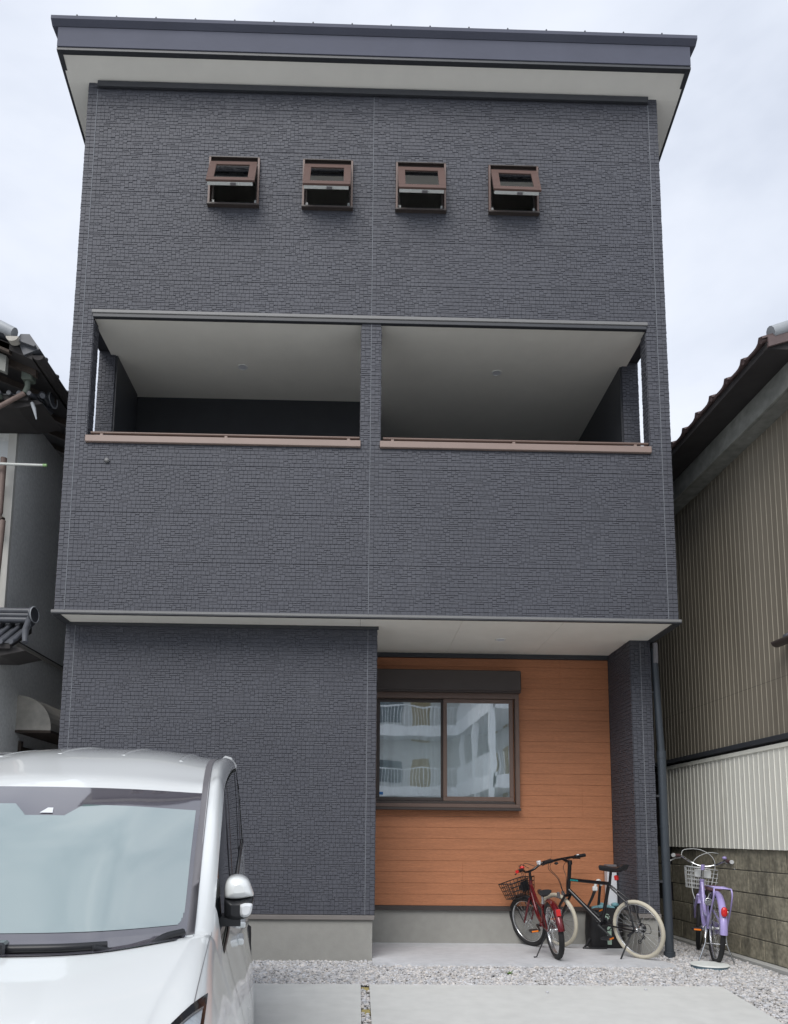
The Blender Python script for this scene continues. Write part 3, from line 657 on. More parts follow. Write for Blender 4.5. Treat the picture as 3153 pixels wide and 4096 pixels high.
# meters behind the downpipe
gm = thing('gas_meter', 'grey gas meter with bent pipes in the shaded side passage behind the downpipe', 'gas meter', (2.95, 8.2, .0))
MB().box(2.86, 3.02, 8.08, 8.22, .62, .88, .02).build('meter_body', 'meter', gm)
MB().tube(spline([(2.90, 8.15, .88), (2.90, 8.15, 1.05), (2.86, 8.15, 1.12), (2.83, 8.15, 1.12)]), .014, 8).tube(spline([(2.98, 8.15, .62), (2.99, 8.15, .35), (2.99, 8.15, 0)]), .014, 8).build('pipe', 'trim_grey', gm)
MB().lathe((2.93, 8.078, .80), (0, -1, 0), [(0, .035), (.01, .033)], 14).build('dial', 'white_metal', gm)

# ------------------------------------------------------------------ right neighbour
def wx(y, off=0.0): return 3.7355-.027*y+off      # wall plane
def WP(y, off, z): return V(wx(y, off), y, z)
def wbox(b, y0, y1, o0, o1, z0, z1, c=0.0, m=0):
    k = MB().box(o0, o1, y0, y1, z0, z1, c); k.v = [(wx(p[1], p[0]), p[1], p[2]) for p in k.v]; b.add(k.v, k.f, m); return b
bw = thing('block_wall', 'weathered mossy concrete block wall under the cream ribbed sheets', 'wall', (3.6, 6.5, 0))
NB = 5; zb = [0.05+.2*k-(0.018 if k else 0) for k in range(NB+1)]
zb = [0.045, 0.225, 0.424, 0.617, 0.817, 1.015]
wbox(MB(), 3.2, 9.6, .006, .10, .03, 1.012).build('mortar_bed', 'mortar', bw)
for r in range(NB):
    y = 3.2-(.2 if r % 2 else 0)
    while y < 9.6:
        y0 = max(y, 3.2); y1 = min(y+.397, 9.6)
        if y1-y0 > .05:
            d = R_.uniform(-.0025, .0025)
            wbox(MB(), y0+.004, y1-.004, d, .104, zb[r]+.004, zb[r+1]-.004, .004).build('block', 'block', bw)
        y += .4
kb = wbox(MB(), 3.0, 9.6, -.075, .10, -.30, .044, .006).build('kerb', 'kerb'); tag(kb, 'low concrete kerb running along the foot of the block wall', 'kerb')
nb = thing('neighbour_building', 'brown ribbed metal clad building with tiled eave, right of the charcoal house', 'building', (4.5, 7, 0))
YF = 5.62
def ribbed(y0, y1, z0, z1, off, pitch, ribw, m, nm, skip=None, depth=.012):
    b = MB(); pts = []; y = y0
    i = 0; pr_ = []
    while y < y1-1e-6:
        e = min(y+pitch, y1)
        pr_ += [(y, 0, 0), (max(y, e-ribw), 0, 0)]
        if e-y >= pitch*.9: pr_ += [(e-ribw*.75, -depth, 1), (e-ribw*.25, -depth, 1)]
        y = e; i += 1
    pr_.append((y1, 0, 0))
    for a, c in zip(pr_, pr_[1:]):
        if c[0]-a[0] < 1e-6: continue
        q = [WP(a[0], off+a[1], z0), WP(c[0], off+c[1], z0), WP(c[0], off+c[1], z1), WP(a[0], off+a[1], z1)]
        b.add(q, [(0, 3, 2, 1)], 1 if (a[2] or c[2]) and len(m) > 1 else 0)
    return b.build(nm, m, nb)
y = YF; k = 0
while y < 12:
    y1 = min(y+.77, 12)
    for (za, zc) in ((1.972, 2.46+0.0*y), (2.462, 4.90)):
        ribbed(y, y1, za, zc, -.002-.0012*(k % 2), .077, .009, ['cladding', 'cladding_rib'], 'cladding_sheet', depth=.0035)
    y = y1; k += 1
y = YF; k = 0
while y < 8.58:
    y1 = min(y+.656, 8.58)
    ribbed(y, y1, 1.012, 1.862, -.030-.0012*(k % 2), .082, .012, ['white_clad'], 'cream_sheet', depth=.005)
    y = y1; k += 1
wbox(MB(), YF, 8.6, -.045, .02, 1.862, 1.902, .003).build('cover_strip', 'white_clad', nb)
wbox(MB(), YF, 12, -.060, .03, 1.925, 1.9715, .003).build('flashing', 'trim', nb)
wbox(MB(), YF, 12, -.020, .03, 1.9025, 1.9245).build('flashing_gap', 'eave_dark', nb)
wbox(MB(), 8.60, 12, .0, .1, 0.0, 1.90).build('dark_return', 'eave_dark', nb)
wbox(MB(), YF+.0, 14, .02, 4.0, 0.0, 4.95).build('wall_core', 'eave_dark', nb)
# eave: fascia, dark soffit with rafters, tiles
wbox(MB(), 5.55, 14, -.185, -.155, 4.690, 4.900, .004).box(3.40, 3.41, 5.56, 5.57, 4.7, 4.71).build('eave_fascia', 'eave_grey', nb)
wbox(MB(), 5.55, 14, -.154, .02, 4.690, 4.705).build('eave_soffit', 'eave_grey', nb)
def slopez(off): return 4.935+(off+.44)*.36
ev = MB(); a = [(-.44, 4.900), (-.16, 4.902), (-.16, slopez(-.16)+.02), (-.44, 4.935)]
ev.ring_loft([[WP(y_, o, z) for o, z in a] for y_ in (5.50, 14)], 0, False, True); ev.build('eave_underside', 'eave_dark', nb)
rf2 = MB(); a = [(-.44, 4.938), (3.6, slopez(3.6)), (3.6, slopez(3.6)+.03), (-.44, 4.955)]
rf2.ring_loft([[WP(y_, o, z) for o, z in a] for y_ in (5.48, 14)], 0, False, True); rf2.build('roof_deck', 'eave_dark', nb)
# roof tiles: first courses as single tiles
def wave_tile(w=.27, d=.30, th=.018):
    b = MB(); N = 7; t = []; bo = []
    for i in range(N+1):
        u = i/N; h = .030*(math.exp(-((u-.12)/.13)**2))+.004*math.cos(u*6.28)
        t.append((u*w, h))
    rings = []
    for (dd, lift) in ((0, .012), (d, 0)):
        rings.append([(dd, u, h+lift+th) for u, h in t]+[(dd, u, h+lift) for u, h in reversed(t)])
    b.ring_loft(rings, 0, False, True); return b
tm = wave_tile()
src = tm.build('tile_source', 'red_tile'); tmesh = src.data; bpy.data.objects.remove(src)
ang = math.atan(.36)
cnt = 0
for c in range(3):
    y = 5.48
    while y < 9.2:
        o = bpy.data.objects.new('roof_tile', tmesh); sc.collection.objects.link(o); o.parent = nb
        off = -.47+c*.27
        o.location = V(wx(y, off), y, slopez(off)+.022+R_.uniform(-.002, .003))-nb.location
        o.rotation_euler = (0, -ang, math.radians(-1.5)+R_.uniform(-.006, .006)); y += .27
b = MB(); y = 5.48
while y < 9.2:
    p = WP(y+.035, -.475, 4.975); b.cyl(p, p+V(.05, 0, .015), .022, 10); y += .27
b.build('tile_end', 'red_tile', nb)
# gable verge tiles at the front of that roof, and its pale ridge cap
b = MB()
for k in range(6):
    o0 = -.44+k*.26
    p0 = WP(5.47, o0, slopez(o0)-.03); q0 = WP(5.47, o0+.27, slopez(o0+.27)-.03-.012)
    b.prism([p0, q0, q0+V(0, 0, .085), p0+V(0, 0, .085)], (0, .02, 0))
b.build('verge_tile', 'red_tile', nb)
b = MB().tube([WP(5.50, -.40, slopez(-.40)+.085), WP(5.50, 3.0, slopez(3.0)+.085)], .055, 12); b.build('verge_cap', 'ridge_pale', nb)
wbox(MB(), 5.55, 5.62, -.15, 3.9, 4.4, 4.95).build('gable_board', 'eave_grey', nb)
# little pent roof gutter end at the right edge of the photograph
pr_ = thing('pent_gutter', 'brown half-round gutter end with a round tile end, high on the ribbed wall', 'gutter', (3.5, 6.0, 2.7))
b = MB(); ring = []
for yy, xx in ((6.20, 3.50), (5.5, 3.56)):
    ring.append([(xx-.02+.05*math.cos(a), yy, 2.735+.045*math.sin(a)) for a in [math.radians(180+18*i) for i in range(11)]])
b.ring_loft(ring, 0, True, True).build('gutter', 'bronze_dark', pr_)
MB().lathe((3.525, 6.14, 2.765), (0, -1, 0), [(0, .026), (.06, .026), (.062, .02)], 14).build('tile_end', 'grey_tile', pr_)
wbox(MB(), 5.5, 6.12, -.06, .0, 2.735, 2.79).build('roof_edge', 'red_tile', pr_)

# ------------------------------------------------------------------ left neighbour
ln = thing('traditional_house', 'grey stucco neighbour house with silver tiled roofs, left of the charcoal house', 'house', (-4.5, 8, 0))
LX, LY = -3.40, 7.20
MB().box(-8, LX, LY, 14, -.1, 5.30).build('stucco_wall', 'stucco', ln)
MB().box(-3.475, LX+.004, LY-.012, LY+.03, 3.05, 5.0).build('corner_board', 'stucco_pale', ln)
MB().box(-8, -3.476, LY-.01, LY+.01, 3.1, 4.9).build('front_panel', 'apt_grey', ln)
MB().add([(-8, LY-.02, 5.2), (-3.43, LY-.02, 5.2), (-3.43, LY-.02, 5.34), (-5.7, LY-.02, 6.4), (-8, LY-.02, 6.4)], [(0, 1, 2, 3, 4)]).build('gable_plaster', 'stucco_pale', ln)
# upper roof slab, eave along depth at X=-2.95
rs = .42
rz = lambda x: 5.345+(-2.95-x)*rs
def roofslab(y0, y1, x0, x1, t0, t1, nm, m): 
    b = MB(); b.ring_loft([[(x0, yy, rz(x0)+t0), (x1, yy, rz(x1)+t0), (x1, yy, rz(x1)+t1), (x0, yy, rz(x0)+t1)] for yy in (y0, y1)], 0, False, True); return b.build(nm, m, ln)
roofslab(6.42, 14, -5.7, -2.95, -.075, -.010, 'roof_deck', 'eave_dark')
for k in range(14):
    yy = 6.6+k*.45
    roofslab(yy, yy+.05, -5.0, -2.99, -.135, -.076, 'rafter', 'wood_dark')
gt = wave_tile(.265, .29).build('t', 'grey_tile'); gmesh = gt.data; bpy.data.objects.remove(gt)
for c in range(8):
    y = 6.36
    while y < 9.0:
        x = -2.92-c*.26
        o = bpy.data.objects.new('roof_tile', gmesh); sc.collection.objects.link(o); o.parent = ln
        o.location = V(x, y, rz(x)+.0+R_.uniform(-.002, .003))-ln.location
        o.rotation_euler = (0, 0, 0); o.matrix_local = Matrix.Translation(o.location) @ Matrix.Rotation(math.atan(rs), 4, 'Y') @ Matrix.Rotation(math.pi, 4, 'Z')
        o.matrix_local = Matrix.Translation(V(x, y+.265, rz(x)+.01)-ln.location) @ Matrix.Rotation(math.atan(rs), 4, 'Y') @ Matrix.Rotation(math.pi, 4, 'Z')
        y += .265
b = MB(); y = 6.36
while y < 9.2:
    b.cyl((-2.90, y+.235, 5.375), (-2.97, y+.235, 5.405), .026, 10); y += .265
b.build('tile_end', 'grey_tile', ln)
# verge: pale curved tiles, thick bargeboard, gable braces
b = MB()
for k in range(7):
    x = -3.10-k*.27
    b.tube([(x, 6.37, rz(x)+.075), (x-.14, 6.37, rz(x-.14)+.085), (x-.29, 6.37, rz(x-.29)+.060)], [.05, .052, .056], 12)
b.build('verge_tile', 'ridge_pale', ln)
b = MB().prism([(-3.16, 6.42, rz(-3.16)-.10), (-5.6, 6.42, rz(-5.6)-.10), (-5.6, 6.42, rz(-5.6)-.02), (-3.16, 6.42, rz(-3.16)-.02)], (0, .05, 0)); b.build('verge_board', 'wood_dark', ln)
b = MB().prism([(-3.22, 6.50, rz(-3.22)-.26), (-5.6, 6.50, rz(-5.6)-.26), (-5.6, 6.50, rz(-5.6)-.105), (-3.22, 6.50, rz(-3.22)-.105)], (0, .05, 0)); b.build('bargeboard', 'eave_grey', ln)
MB().box(-3.75, -3.40, 6.62, 6.68, 5.33, 5.56).build('gable_beam_end', 'pink_board', ln)
b = MB().ellipsoid((-3.36, 6.40, 5.77+.0), (.07, .10, .055), 12, 8); b.build('verge_ornament', 'ridge_pale', ln)
b = MB().prism([(-3.02, 6.40, 5.30), (-2.88, 6.40, 5.36), (-2.98, 6.40, 5.50), (-3.06, 6.40, 5.50), (-3.09, 6.40, 5.45)], (0, .12, 0)); b.build('eave_end_tile', 'grey_tile', ln)
# eave gutter with a pale half round end, hopper, elbow and slanting brown pipe
b = MB(); b.ring_loft([[(-3.10+.055*math.cos(a), yy, 5.43+.045*math.sin(a)) for a in [math.radians(180+18*i) for i in range(11)]] for yy in (6.33, 6.40)], 0, True, True); b.build('gutter_end', 'awning', ln)
b = MB(); b.ring_loft([[(-2.90+.05*math.cos(a), yy, 5.31+.045*math.sin(a)) for a in [math.radians(180+18*i) for i in range(11)]] for yy in (6.42, 12)], 0, True, True); b.build('gutter', 'eave_dark', ln)
MB().box(-3.135, -3.035, 6.62, 6.72, 5.21, 5.30, .01).build('rain_hopper', 'green_metal', ln)
MB().tube([(-3.09, 6.67, 5.21), (-3.09, 6.67, 5.15), (-3.11, 6.67, 5.10)], .026, 10).build('pipe_elbow', 'green_metal', ln)
MB().tube([(-3.11, 6.67, 5.10), (-3.38, 6.67, 4.93)], .022, 10).build('drain_pipe', 'brown_pipe', ln)
# pent roofs on the front: hipped ends with stacked ridge tiles
def pent(z0, xe, yw, name_m, xl=-5.6, drop=.20, out=.50, gutter=False, brk=.0):
    yo = yw-out
    b = MB(); b.ring_loft([[(xl, yo, z0-drop), (xl, yw, z0), (xl, yw, z0-.08), (xl, yo, z0-drop-.05)], [(xe-.10, yo, z0-drop), (xe-.10, yw, z0), (xe-.10, yw, z0-.08), (xe-.10, yo, z0-drop-.05)]], 0, False, True)
    b.build('pent_roof', 'eave_dark', ln)
    x = xe-.06
    for k in range(12):     # rows of rounded tiles running down the slope
        t = MB(); t.tube([(x-.025, yw-.02, z0+.012), (x-.025, yo+.06, z0-drop*.86+.012), (x-.025, yo-.02, z0-drop+.006)], .020, 10); o = t.build('round_tile', 'grey_tile', ln)
        MB().lathe((x-.025, yo-.022, z0-drop+.006), (0, -1, 0), [(0, .024), (.005, .024), (.008, .020)], 14).build('tile_disc', 'grey_tile', o)
        MB().prism([(x-.096, yw, z0-.005), (x-.026, yw, z0-.005), (x-.026, yo, z0-drop-.006), (x-.096, yo, z0-drop-.006)], (0, 0, .012)).build('flat_tile', 'grey_tile', ln)
        x -= .092
    for k, (h, r) in enumerate(((.030, .030), (.075, .026), (.115, .032))):    # ridge stack
        MB().tube([(xl, yw-.14, z0-.02+h), (xe-.03-.02*k, yw-.14, z0-.02+h)], r, 10).build('ridge_tile', 'grey_tile', ln)
    dsk = MB().lathe((xe-.035, yw-.16, z0+.055), (1, -.14, 0), [(0, .078), (.016, .078), (.022, .066)], 20).build('ridge_end_disc', 'grey_tile', ln)
    MB().torus((xe-.013, yw-.163, z0+.055), (1, -.14, 0), .074, .006, 22, 6).build('disc_rim', 'ridge_pale', dsk)
    # sloping corner piece and upturned tip
    MB().tube([(xe-.06, yw-.16, z0+.02), (xe-.02, yo+.1, z0-drop*.6+.03), (xe+.02, yo+.02, z0-drop+.01)], [.028, .030, .024], 10).build('hip_tile', 'grey_tile', ln)
    MB().prism([(xl, yo+.03, z0-drop-.10), (xe-.20, yo+.03, z0-drop-.11), (xe+.02, yo+.03, z0-drop-.06), (xe-.03, yo+.03, z0-drop-.03), (xl, yo+.03, z0-drop-.03)], (0, out-.03, 0)).build('bracket_board', 'eave_dark', ln)
pent(5.19, -2.985, 7.19, '', out=.50, drop=.10)
MB().tube([(-3.06, 6.72, 5.03), (-3.03, 6.70, 4.97), (-3.0, 6.70, 4.86)], [.016, .018, .006], 8).build('broken_tile_tip', 'ridge_pale', ln)
b = MB(); b.ring_loft([[(xx, 6.64+.045*math.cos(a), 5.065+.045*math.sin(a)) for a in [math.radians(180+18*i) for i in range(11)]] for xx in (-3.31, -5.5)], 0, True, True); b.build('pent_gutter', 'green_metal', ln)
pent(3.05, -3.02, 7.19, '', out=.42, drop=.28)
# brown vertical pipe, flashing line, awning, door, window shutter
MB().tube([(-3.445, 7.06, 4.66), (-3.445, 7.06, 4.12), (-3.475, 7.06, 3.98)], .030, 10).tube([(-3.40, 7.03, 4.02), (-3.42, 7.03, 3.22)], .032, 10).build('brown_downpipe', 'brown_pipe', ln)
MB().tube([(-3.54, 7.03, 4.0), (-3.46, 7.03, 4.06), (-3.40, 7.03, 4.02)], .036, 10).build('pipe_bend', 'wood_dark', ln)
MB().box(-4.1, -3.50, 7.10, 7.185, 3.25, 4.45).build('shutter_box', 'wood_dark', ln)
MB().box(LX, LX+.030, LY-.02, 9.6, 2.925, 2.955, .004).build('wall_flashing', 'awning', ln)
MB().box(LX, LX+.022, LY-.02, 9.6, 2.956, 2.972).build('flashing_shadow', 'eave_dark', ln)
aw = MB(); prof = [(LX, 2.45)]+[(LX+.345*math.sin(math.radians(a)), 2.12+.33*math.cos(math.radians(a))) for a in range(10, 91, 10)]+[(LX+.345, 2.10), (LX, 2.10)]
aw.ring_loft([[(x, yy, z) for x, z in prof] for yy in (7.62, 8.9)], 0, False, True); aw.build('side_awning', 'awning', ln)
MB().box(LX+.0, LX+.35, 7.61, 8.91, 2.075, 2.0995).build('awning_rim', 'wood_dark', ln)
MB().box(LX-.0, LX+.015, 7.75, 8.8, 0, 1.95).box(LX, LX+.03, 7.70, 7.75, 0, 2.0).box(LX, LX+.03, 8.8, 8.85, 0, 2.0).box(LX, LX+.03, 8.2, 8.24, 0, 1.95).build('side_door', 'wood_dark', ln)
MB().box(LX, LX+.25, 9.0, 11, 1.86, 1.90).build('door_canopy', 'eave_dark', ln)
# clothes pole
pt = thing('laundry_pole', 'white laundry pole with a green end cap in front of the stucco house', 'laundry pole', (-4.5, 7.0, 0))
MB().tube([(-5.6, 6.98, 4.60), (-3.03, 6.98, 4.555)], .012, 10).build('pole', 'pole', pt)
MB().tube([(-3.032, 6.98, 4.555), (-2.995, 6.98, 4.554)], .014, 10).build('end_cap', 'pole_cap', pt)
MB().tube([(-4.9, 6.98, 4.57), (-4.9, 7.19, 4.57)], .012, 8).build('hook', 'trim_grey', pt)
# power line
b = MB(); b.tube([(-30, 30, 11.6), (0, 26, 9.65), (30, 22, 9.6)], .009, 5)
b = MB(); pts = []
for i in range(25):
    t = i/24; pts.append((3+28*t, 24-2*t, 9.36-.5*t+.8*(t-.5)**2))
b.tube(pts, .010, 5); tag(b.build('power_line', 'trim'), 'thin power line crossing the sky beside the right neighbour roof', 'cable')

# ------------------------------------------------------------------ apartment block across the road (seen reflected in the window)
ap = thing('apartment_building', 'white apartment block with railed galleries, reflected in the sliding window', 'building', (-2, -22, 0))
g0 = -.29
MB().box(-14, 8, -24, -21.5, g0, 9.2).build('rear_wall', 'apt_grey', ap)
MB().box(6.2, 13, -21.5, -12.5, g0, 9.2).build('wing_wall', 'apt_grey', ap)
for k in range(4):
    zt = 3.05+2.9*k
    if k < 3:
        MB().box(-14, 4.6, -21.5, -20, zt-.15, zt, 0).box(-14, 4.6, -20.12, -20, zt, zt+.30).build('gallery_slab', 'apt_white', ap)
        MB().prism([(4.6, -20.0, zt-.15), (4.9, -12, zt-.15), (6.3, -12, zt-.15), (6.3, -20, zt-.15)], (0, 0, .15)).prism([(4.6, -20.0, zt), (4.9, -12, zt), (5.02, -12, zt), (4.72, -20, zt)], (0, 0, .42)).prism([(4.9, -12, zt), (13, -12, zt), (13, -12.12, zt), (4.9, -12.12, zt)], (0, 0, .30)).build('gallery_slab', 'apt_white', ap)
        b = MB()
        for i in range(120): x = -14+18.6*i/120; b.box(x, x+.025, -20.07, -20.05, zt+.3, zt+1.15)
        b.box(-14, 4.6, -20.09, -20.03, zt+1.15, zt+1.20)
        for i in range(55): y_ = -20+8*i/55; xx = 4.65+.3*(i/55); b.box(xx, xx+.02, y_, y_+.025, zt+.4, zt+1.2)
        for i in range(40): x = 4.9+.18*i; b.box(x, x+.022, -12.07, -12.05, zt+.3, zt+1.15)
        b.build('gallery_railing', 'apt_white', ap, kind='stuff')
for k in range(3):
    zf = g0+.1+2.95*k
    for i in range(5):
        x = 3.0-i*3.4
        MB().box(x-.45, x+.45, -21.53, -21.45, zf, zf+2.05).build('door', 'apt_door', ap)
        MB().box(x-2.2, x-.9, -21.53, -21.45, zf+.9, zf+2.0).build('window', 'apt_win', ap)
    for i in range(3):
        y_ = -19.5+i*2.6
        MB().box(6.15, 6.25, y_, y_+.9, zf, zf+2.05).build('door', 'apt_door', ap)
for x in (-11, -7.2, -3.4, .4): MB().box(x-.12, x+.12, -20.25, -20.02, g0, 9.2).build('column', 'apt_white', ap)
for y_ in (-19.9, -16, -12.1): MB().box(4.75, 4.95, y_-.1, y_+.1, g0, 9.2).build('column', 'apt_white', ap)
MB().box(-14.3, 8, -24, -19.6, 9.2, 9.5).box(4.3, 13.3, -19.6, -11.6, 9.2, 9.5).build('roof_slab', 'apt_white', ap)

# ------------------------------------------------------------------ white van
CX, CY, CYAW = -0.96, 2.0, 0.146
vslope = 0.05
van = thing('minivan', 'white minivan parked on the driveway with its windscreen and wipers facing the camera', 'car', (CX, CY, gz(CY)), CYAW)
van.rotation_mode = 'XYZ'; van.rotation_euler = (math.atan(vslope), 0, CYAW)
RAILS = [  # stations; each: centre, inner, glass edge, moulding, pillar/side top, belt, bulge, low, sill   (x, y, z)
 [(0, -.78, .42), (.28, -.77, .42), (.46, -.72, .42), (.50, -.70, .42), (.58, -.62, .42), (.62, -.55, .41), (.65, -.50, .38), (.66, -.48, .30), (.65, -.46, .20)],
 [(0, -.74, .66), (.28, -.73, .66), (.45, -.66, .66), (.49, -.63, .66), (.57, -.50, .65), (.62, -.42, .60), (.66, -.38, .50), (.68, -.36, .34), (.67, -.36, .20)],
 [(0, -.58, .80), (.26, -.56, .80), (.42, -.47, .79), (.46, -.43, .785), (.55, -.28, .775), (.61, -.22, .70), (.67, -.18, .54), (.69, -.16, .36), (.68, -.16, .20)],
 [(0, -.22, .89), (.26, -.20, .89), (.43, -.12, .872), (.47, -.09, .865), (.556, .03, .865), (.61, .08, .78), (.68, .12, .56), (.70, .14, .38), (.69, .14, .20)],
 [(0, .17, .949), (.26, .19, .951), (.47, .33, .958), (.52, .37, .957), (.568, .46, .938), (.60, .48, .835), (.685, .50, .56), (.71, .52, .38), (.70, .52, .20)],
 [(0, .27, .972), (.26, .29, .973), (.492, .47, .965), (.517, .50, .965), (.572, .57, .955), (.605, .60, .845), (.69, .64, .56), (.715, .64, .38), (.705, .64, .20)],
 [(0, .57, 1.232), (.26, .60, 1.226), (.495, .75, 1.205), (.520, .77, 1.21), (.576, .82, 1.19), (.615, .88, .865), (.695, .9, .56), (.72, .9, .38), (.71, .9, .20)],
 [(0, .88, 1.411), (.26, .90, 1.408), (.497, 1.00, 1.398), (.522, 1.02, 1.405), (.577, 1.12, 1.375), (.620, 1.18, .885), (.70, 1.2, .56), (.725, 1.2, .38), (.715, 1.2, .20)],
 [(0, 1.10, 1.485), (.26, 1.12, 1.480), (.492, 1.20, 1.462), (.518, 1.22, 1.466), (.575, 1.34, 1.430), (.626, 1.40, .905), (.705, 1.4, .56), (.73, 1.4, .38), (.72, 1.4, .20)],
 [(0, 1.50, 1.568), (.26, 1.50, 1.562), (.487, 1.52, 1.530), (.514, 1.53, 1.532), (.578, 1.64, 1.475), (.634, 1.70, .93), (.71, 1.7, .56), (.735, 1.7, .38), (.725, 1.7, .20)],
 [(0, 2.05, 1.618), (.26, 2.05, 1.612), (.487, 2.05, 1.577), (.514, 2.05, 1.578), (.588, 2.10, 1.525), (.640, 2.1, .96), (.712, 2.1, .56), (.738, 2.1, .38), (.727, 2.1, .20)],
 [(0, 2.65, 1.640), (.26, 2.65, 1.634), (.487, 2.65, 1.600), (.514, 2.65, 1.602), (.598, 2.66, 1.552), (.650, 2.65, 1.02), (.714, 2.65, .56), (.740, 2.65, .38), (.728, 2.65, .20)],
 [(0, 3.15, 1.632), (.26, 3.15, 1.628), (.487, 3.15, 1.600), (.514, 3.15, 1.602), (.600, 3.13, 1.556), (.660, 3.10, 1.08), (.712, 3.1, .56), (.737, 3.1, .38), (.725, 3.1, .20)],
 [(0, 3.36, 1.55), (.26, 3.36, 1.545), (.48, 3.34, 1.52), (.51, 3.34, 1.52), (.59, 3.30, 1.46), (.655, 3.28, 1.08), (.70, 3.28, .56), (.72, 3.28, .38), (.71, 3.28, .22)],
 [(0, 3.42, .9), (.26, 3.42, .9), (.48, 3.41, .9), (.51, 3.41, .9), (.58, 3.39, .9), (.63, 3.37, .85), (.66, 3.36, .56), (.66, 3.36, .38), (.65, 3.36, .22)]]
NS, NR = len(RAILS), 9
def cm(p0, p1, p2, p3, t):
    return 0.5*((2*p1)+(p2-p0)*t+(2*p0-5*p1+4*p2-p3)*t*t+(3*p1-3*p2+p3-p0)*t**3)
def surf(u, v):
    """u station, v rail (signed: negative = left side)"""
    sgn = -1 if v < 0 else 1; v = abs(v)
    i = min(int(u), NS-2); j = min(int(v), NR-2); fu, fv = u-i, v-j
    def rail(k, jj):
        if jj < 0: q = Vector(RAILS[k][-jj]); return Vector((-q.x, q.y, q.z))
        return Vector(RAILS[k][min(jj, NR-1)])
    cols = []
    for jj in (j-1, j, j+1, j+2):
        K = [max(0, min(NS-1, i+d)) for d in (-1, 0, 1, 2)]
        cols.append(cm(*[rail(k, jj) for k in K], fu))
    p = cm(*cols, fv); p.x *= sgn; return p
def nrm(u, v):
    e = .02; a = surf(min(u+e, NS-1.001), v)-surf(max(u-e, 0), v); b_ = surf(u, v+e if abs(v+e) < NR-1 else v)-surf(u, v-e)
    n_ = a.cross(b_); 
    if n_.length < 1e-9: return V(0, 0, 1)
    n_.normalize()
    if n_.dot(surf(u, v)-V(0, 1.6, .7)) < 0: n_.negate()
    return n_
def patch(us, vs, off=0.0, thick=0.0):
    b = MB(); G = [[surf(u, v)+nrm(u, v)*off for v in vs] for u in us]
    n = len(vs); vv = [p for r in G for p in r]; F = []
    for i in range(len(us)-1):
        for j_ in range(n-1): F.append((i*n+j_, (i+1)*n+j_, (i+1)*n+j_+1, i*n+j_+1))
    b.add(vv, F, 0, True); return b
def lin(a, b_, n): return [a+(b_-a)*i/n for i in range(n+1)]
us_all = lin(0, NS-1, (NS-1)*6)
us_all = [min(u, NS-1-1e-4) for u in us_all]
# painted shell, with openings for windscreen and side windows and wheel arches
def in_open(u, v):
    av = abs(v)
    if 5.0 <= u <= 7.0 and av < 2.0: return True
    if 5.35 <= u <= 12.0 and 4.06 < av < 4.94: return True
    p = surf(u, v)
    for cy in (-.0+.08, 2.74):
        if av > 5.2 and (p.y-cy)**2+(p.z-.31)**2 < .345**2: return True
    return False
vlist = [-8+1e-3]+[x for x in lin(-8, 8, 96)][1:-1]+[8-1e-3]
b = MB(); G = [[surf(u, v) for v in vlist] for u in us_all]; n = len(vlist); F = []
for i in range(len(us_all)-1):
    for j_ in range(n-1):
        if not in_open((us_all[i]+us_all[i+1])/2, (vlist[j_]+vlist[j_+1])/2): F.append((i*n+j_, (i+1)*n+j_, (i+1)*n+j_+1, i*n+j_+1))
b.add([p for r in G for p in r], F, 0, True)
body = b.build('body', 'paint', van, True)
# inner dark tub so openings read as an interior
b = MB(); b.box(-.58, .58, .55, 3.2, .25, .90); b.box(-.52, .52, 3.0, 3.1, .9, 1.40); b.build('cabin', 'blackp', van, True)
for x in (-.28, .28):
    b = MB().box(x-.20, x+.20, 1.35, 1.50, .90, 1.22, .05).box(x-.11, x+.11, 1.38, 1.47, 1.235, 1.36, .04); b.build('seat', 'mould', van, True)
# windscreen with black printed border
def ws(u0, u1, v1, m, nm, off, par, nu=18, nv=30):
    return patch(lin(u0, u1, nu), lin(-v1, v1, nv), off).build(nm, m, par, True)
wsc = ws(5.0, 7.0, 2.0, 'frit', 'windscreen', .002, van)
b = MB()   # clear area: rounded lower corners
us, vs = lin(5.12, 6.97, 90), lin(-1.90, 1.90, 200); G = [[surf(u, v)+nrm(u, v)*.0035 for v in vs] for u in us]; n = len(vs); F = []
def inside(u, v):
    a = abs(v)
    if u < 5.36 and a > 1.80-0.0 and (u-5.36)**2/(.24**2)+(a-1.80)**2/(.10**2) > 1: return False
    if u > 6.60: return False
    if u > 6.40 and a < .42-(6.60-u)*.9: return False
    return True
for i in range(len(us)-1):
    for k in range(n-1):
        if inside((us[i]+us[i+1])/2, (vs[k]+vs[k+1])/2): F.append((i*n+k, (i+1)*n+k, (i+1)*n+k+1, i*n+k+1))
b.add([p for r in G for p in r], F, 0, True); glassp = b.build('glass', 'windscreen', wsc, True)
b = MB()   # camera housing behind the glass
q = [(6.43, -.075), (6.43, .085), (6.52, .065), (6.52, .0)]
b.add([surf(u, v)+nrm(u, v)*.005 for u, v in q], [(0, 1, 2, 3)]); b.build('camera_window', 'mirrorglass', wsc, True)
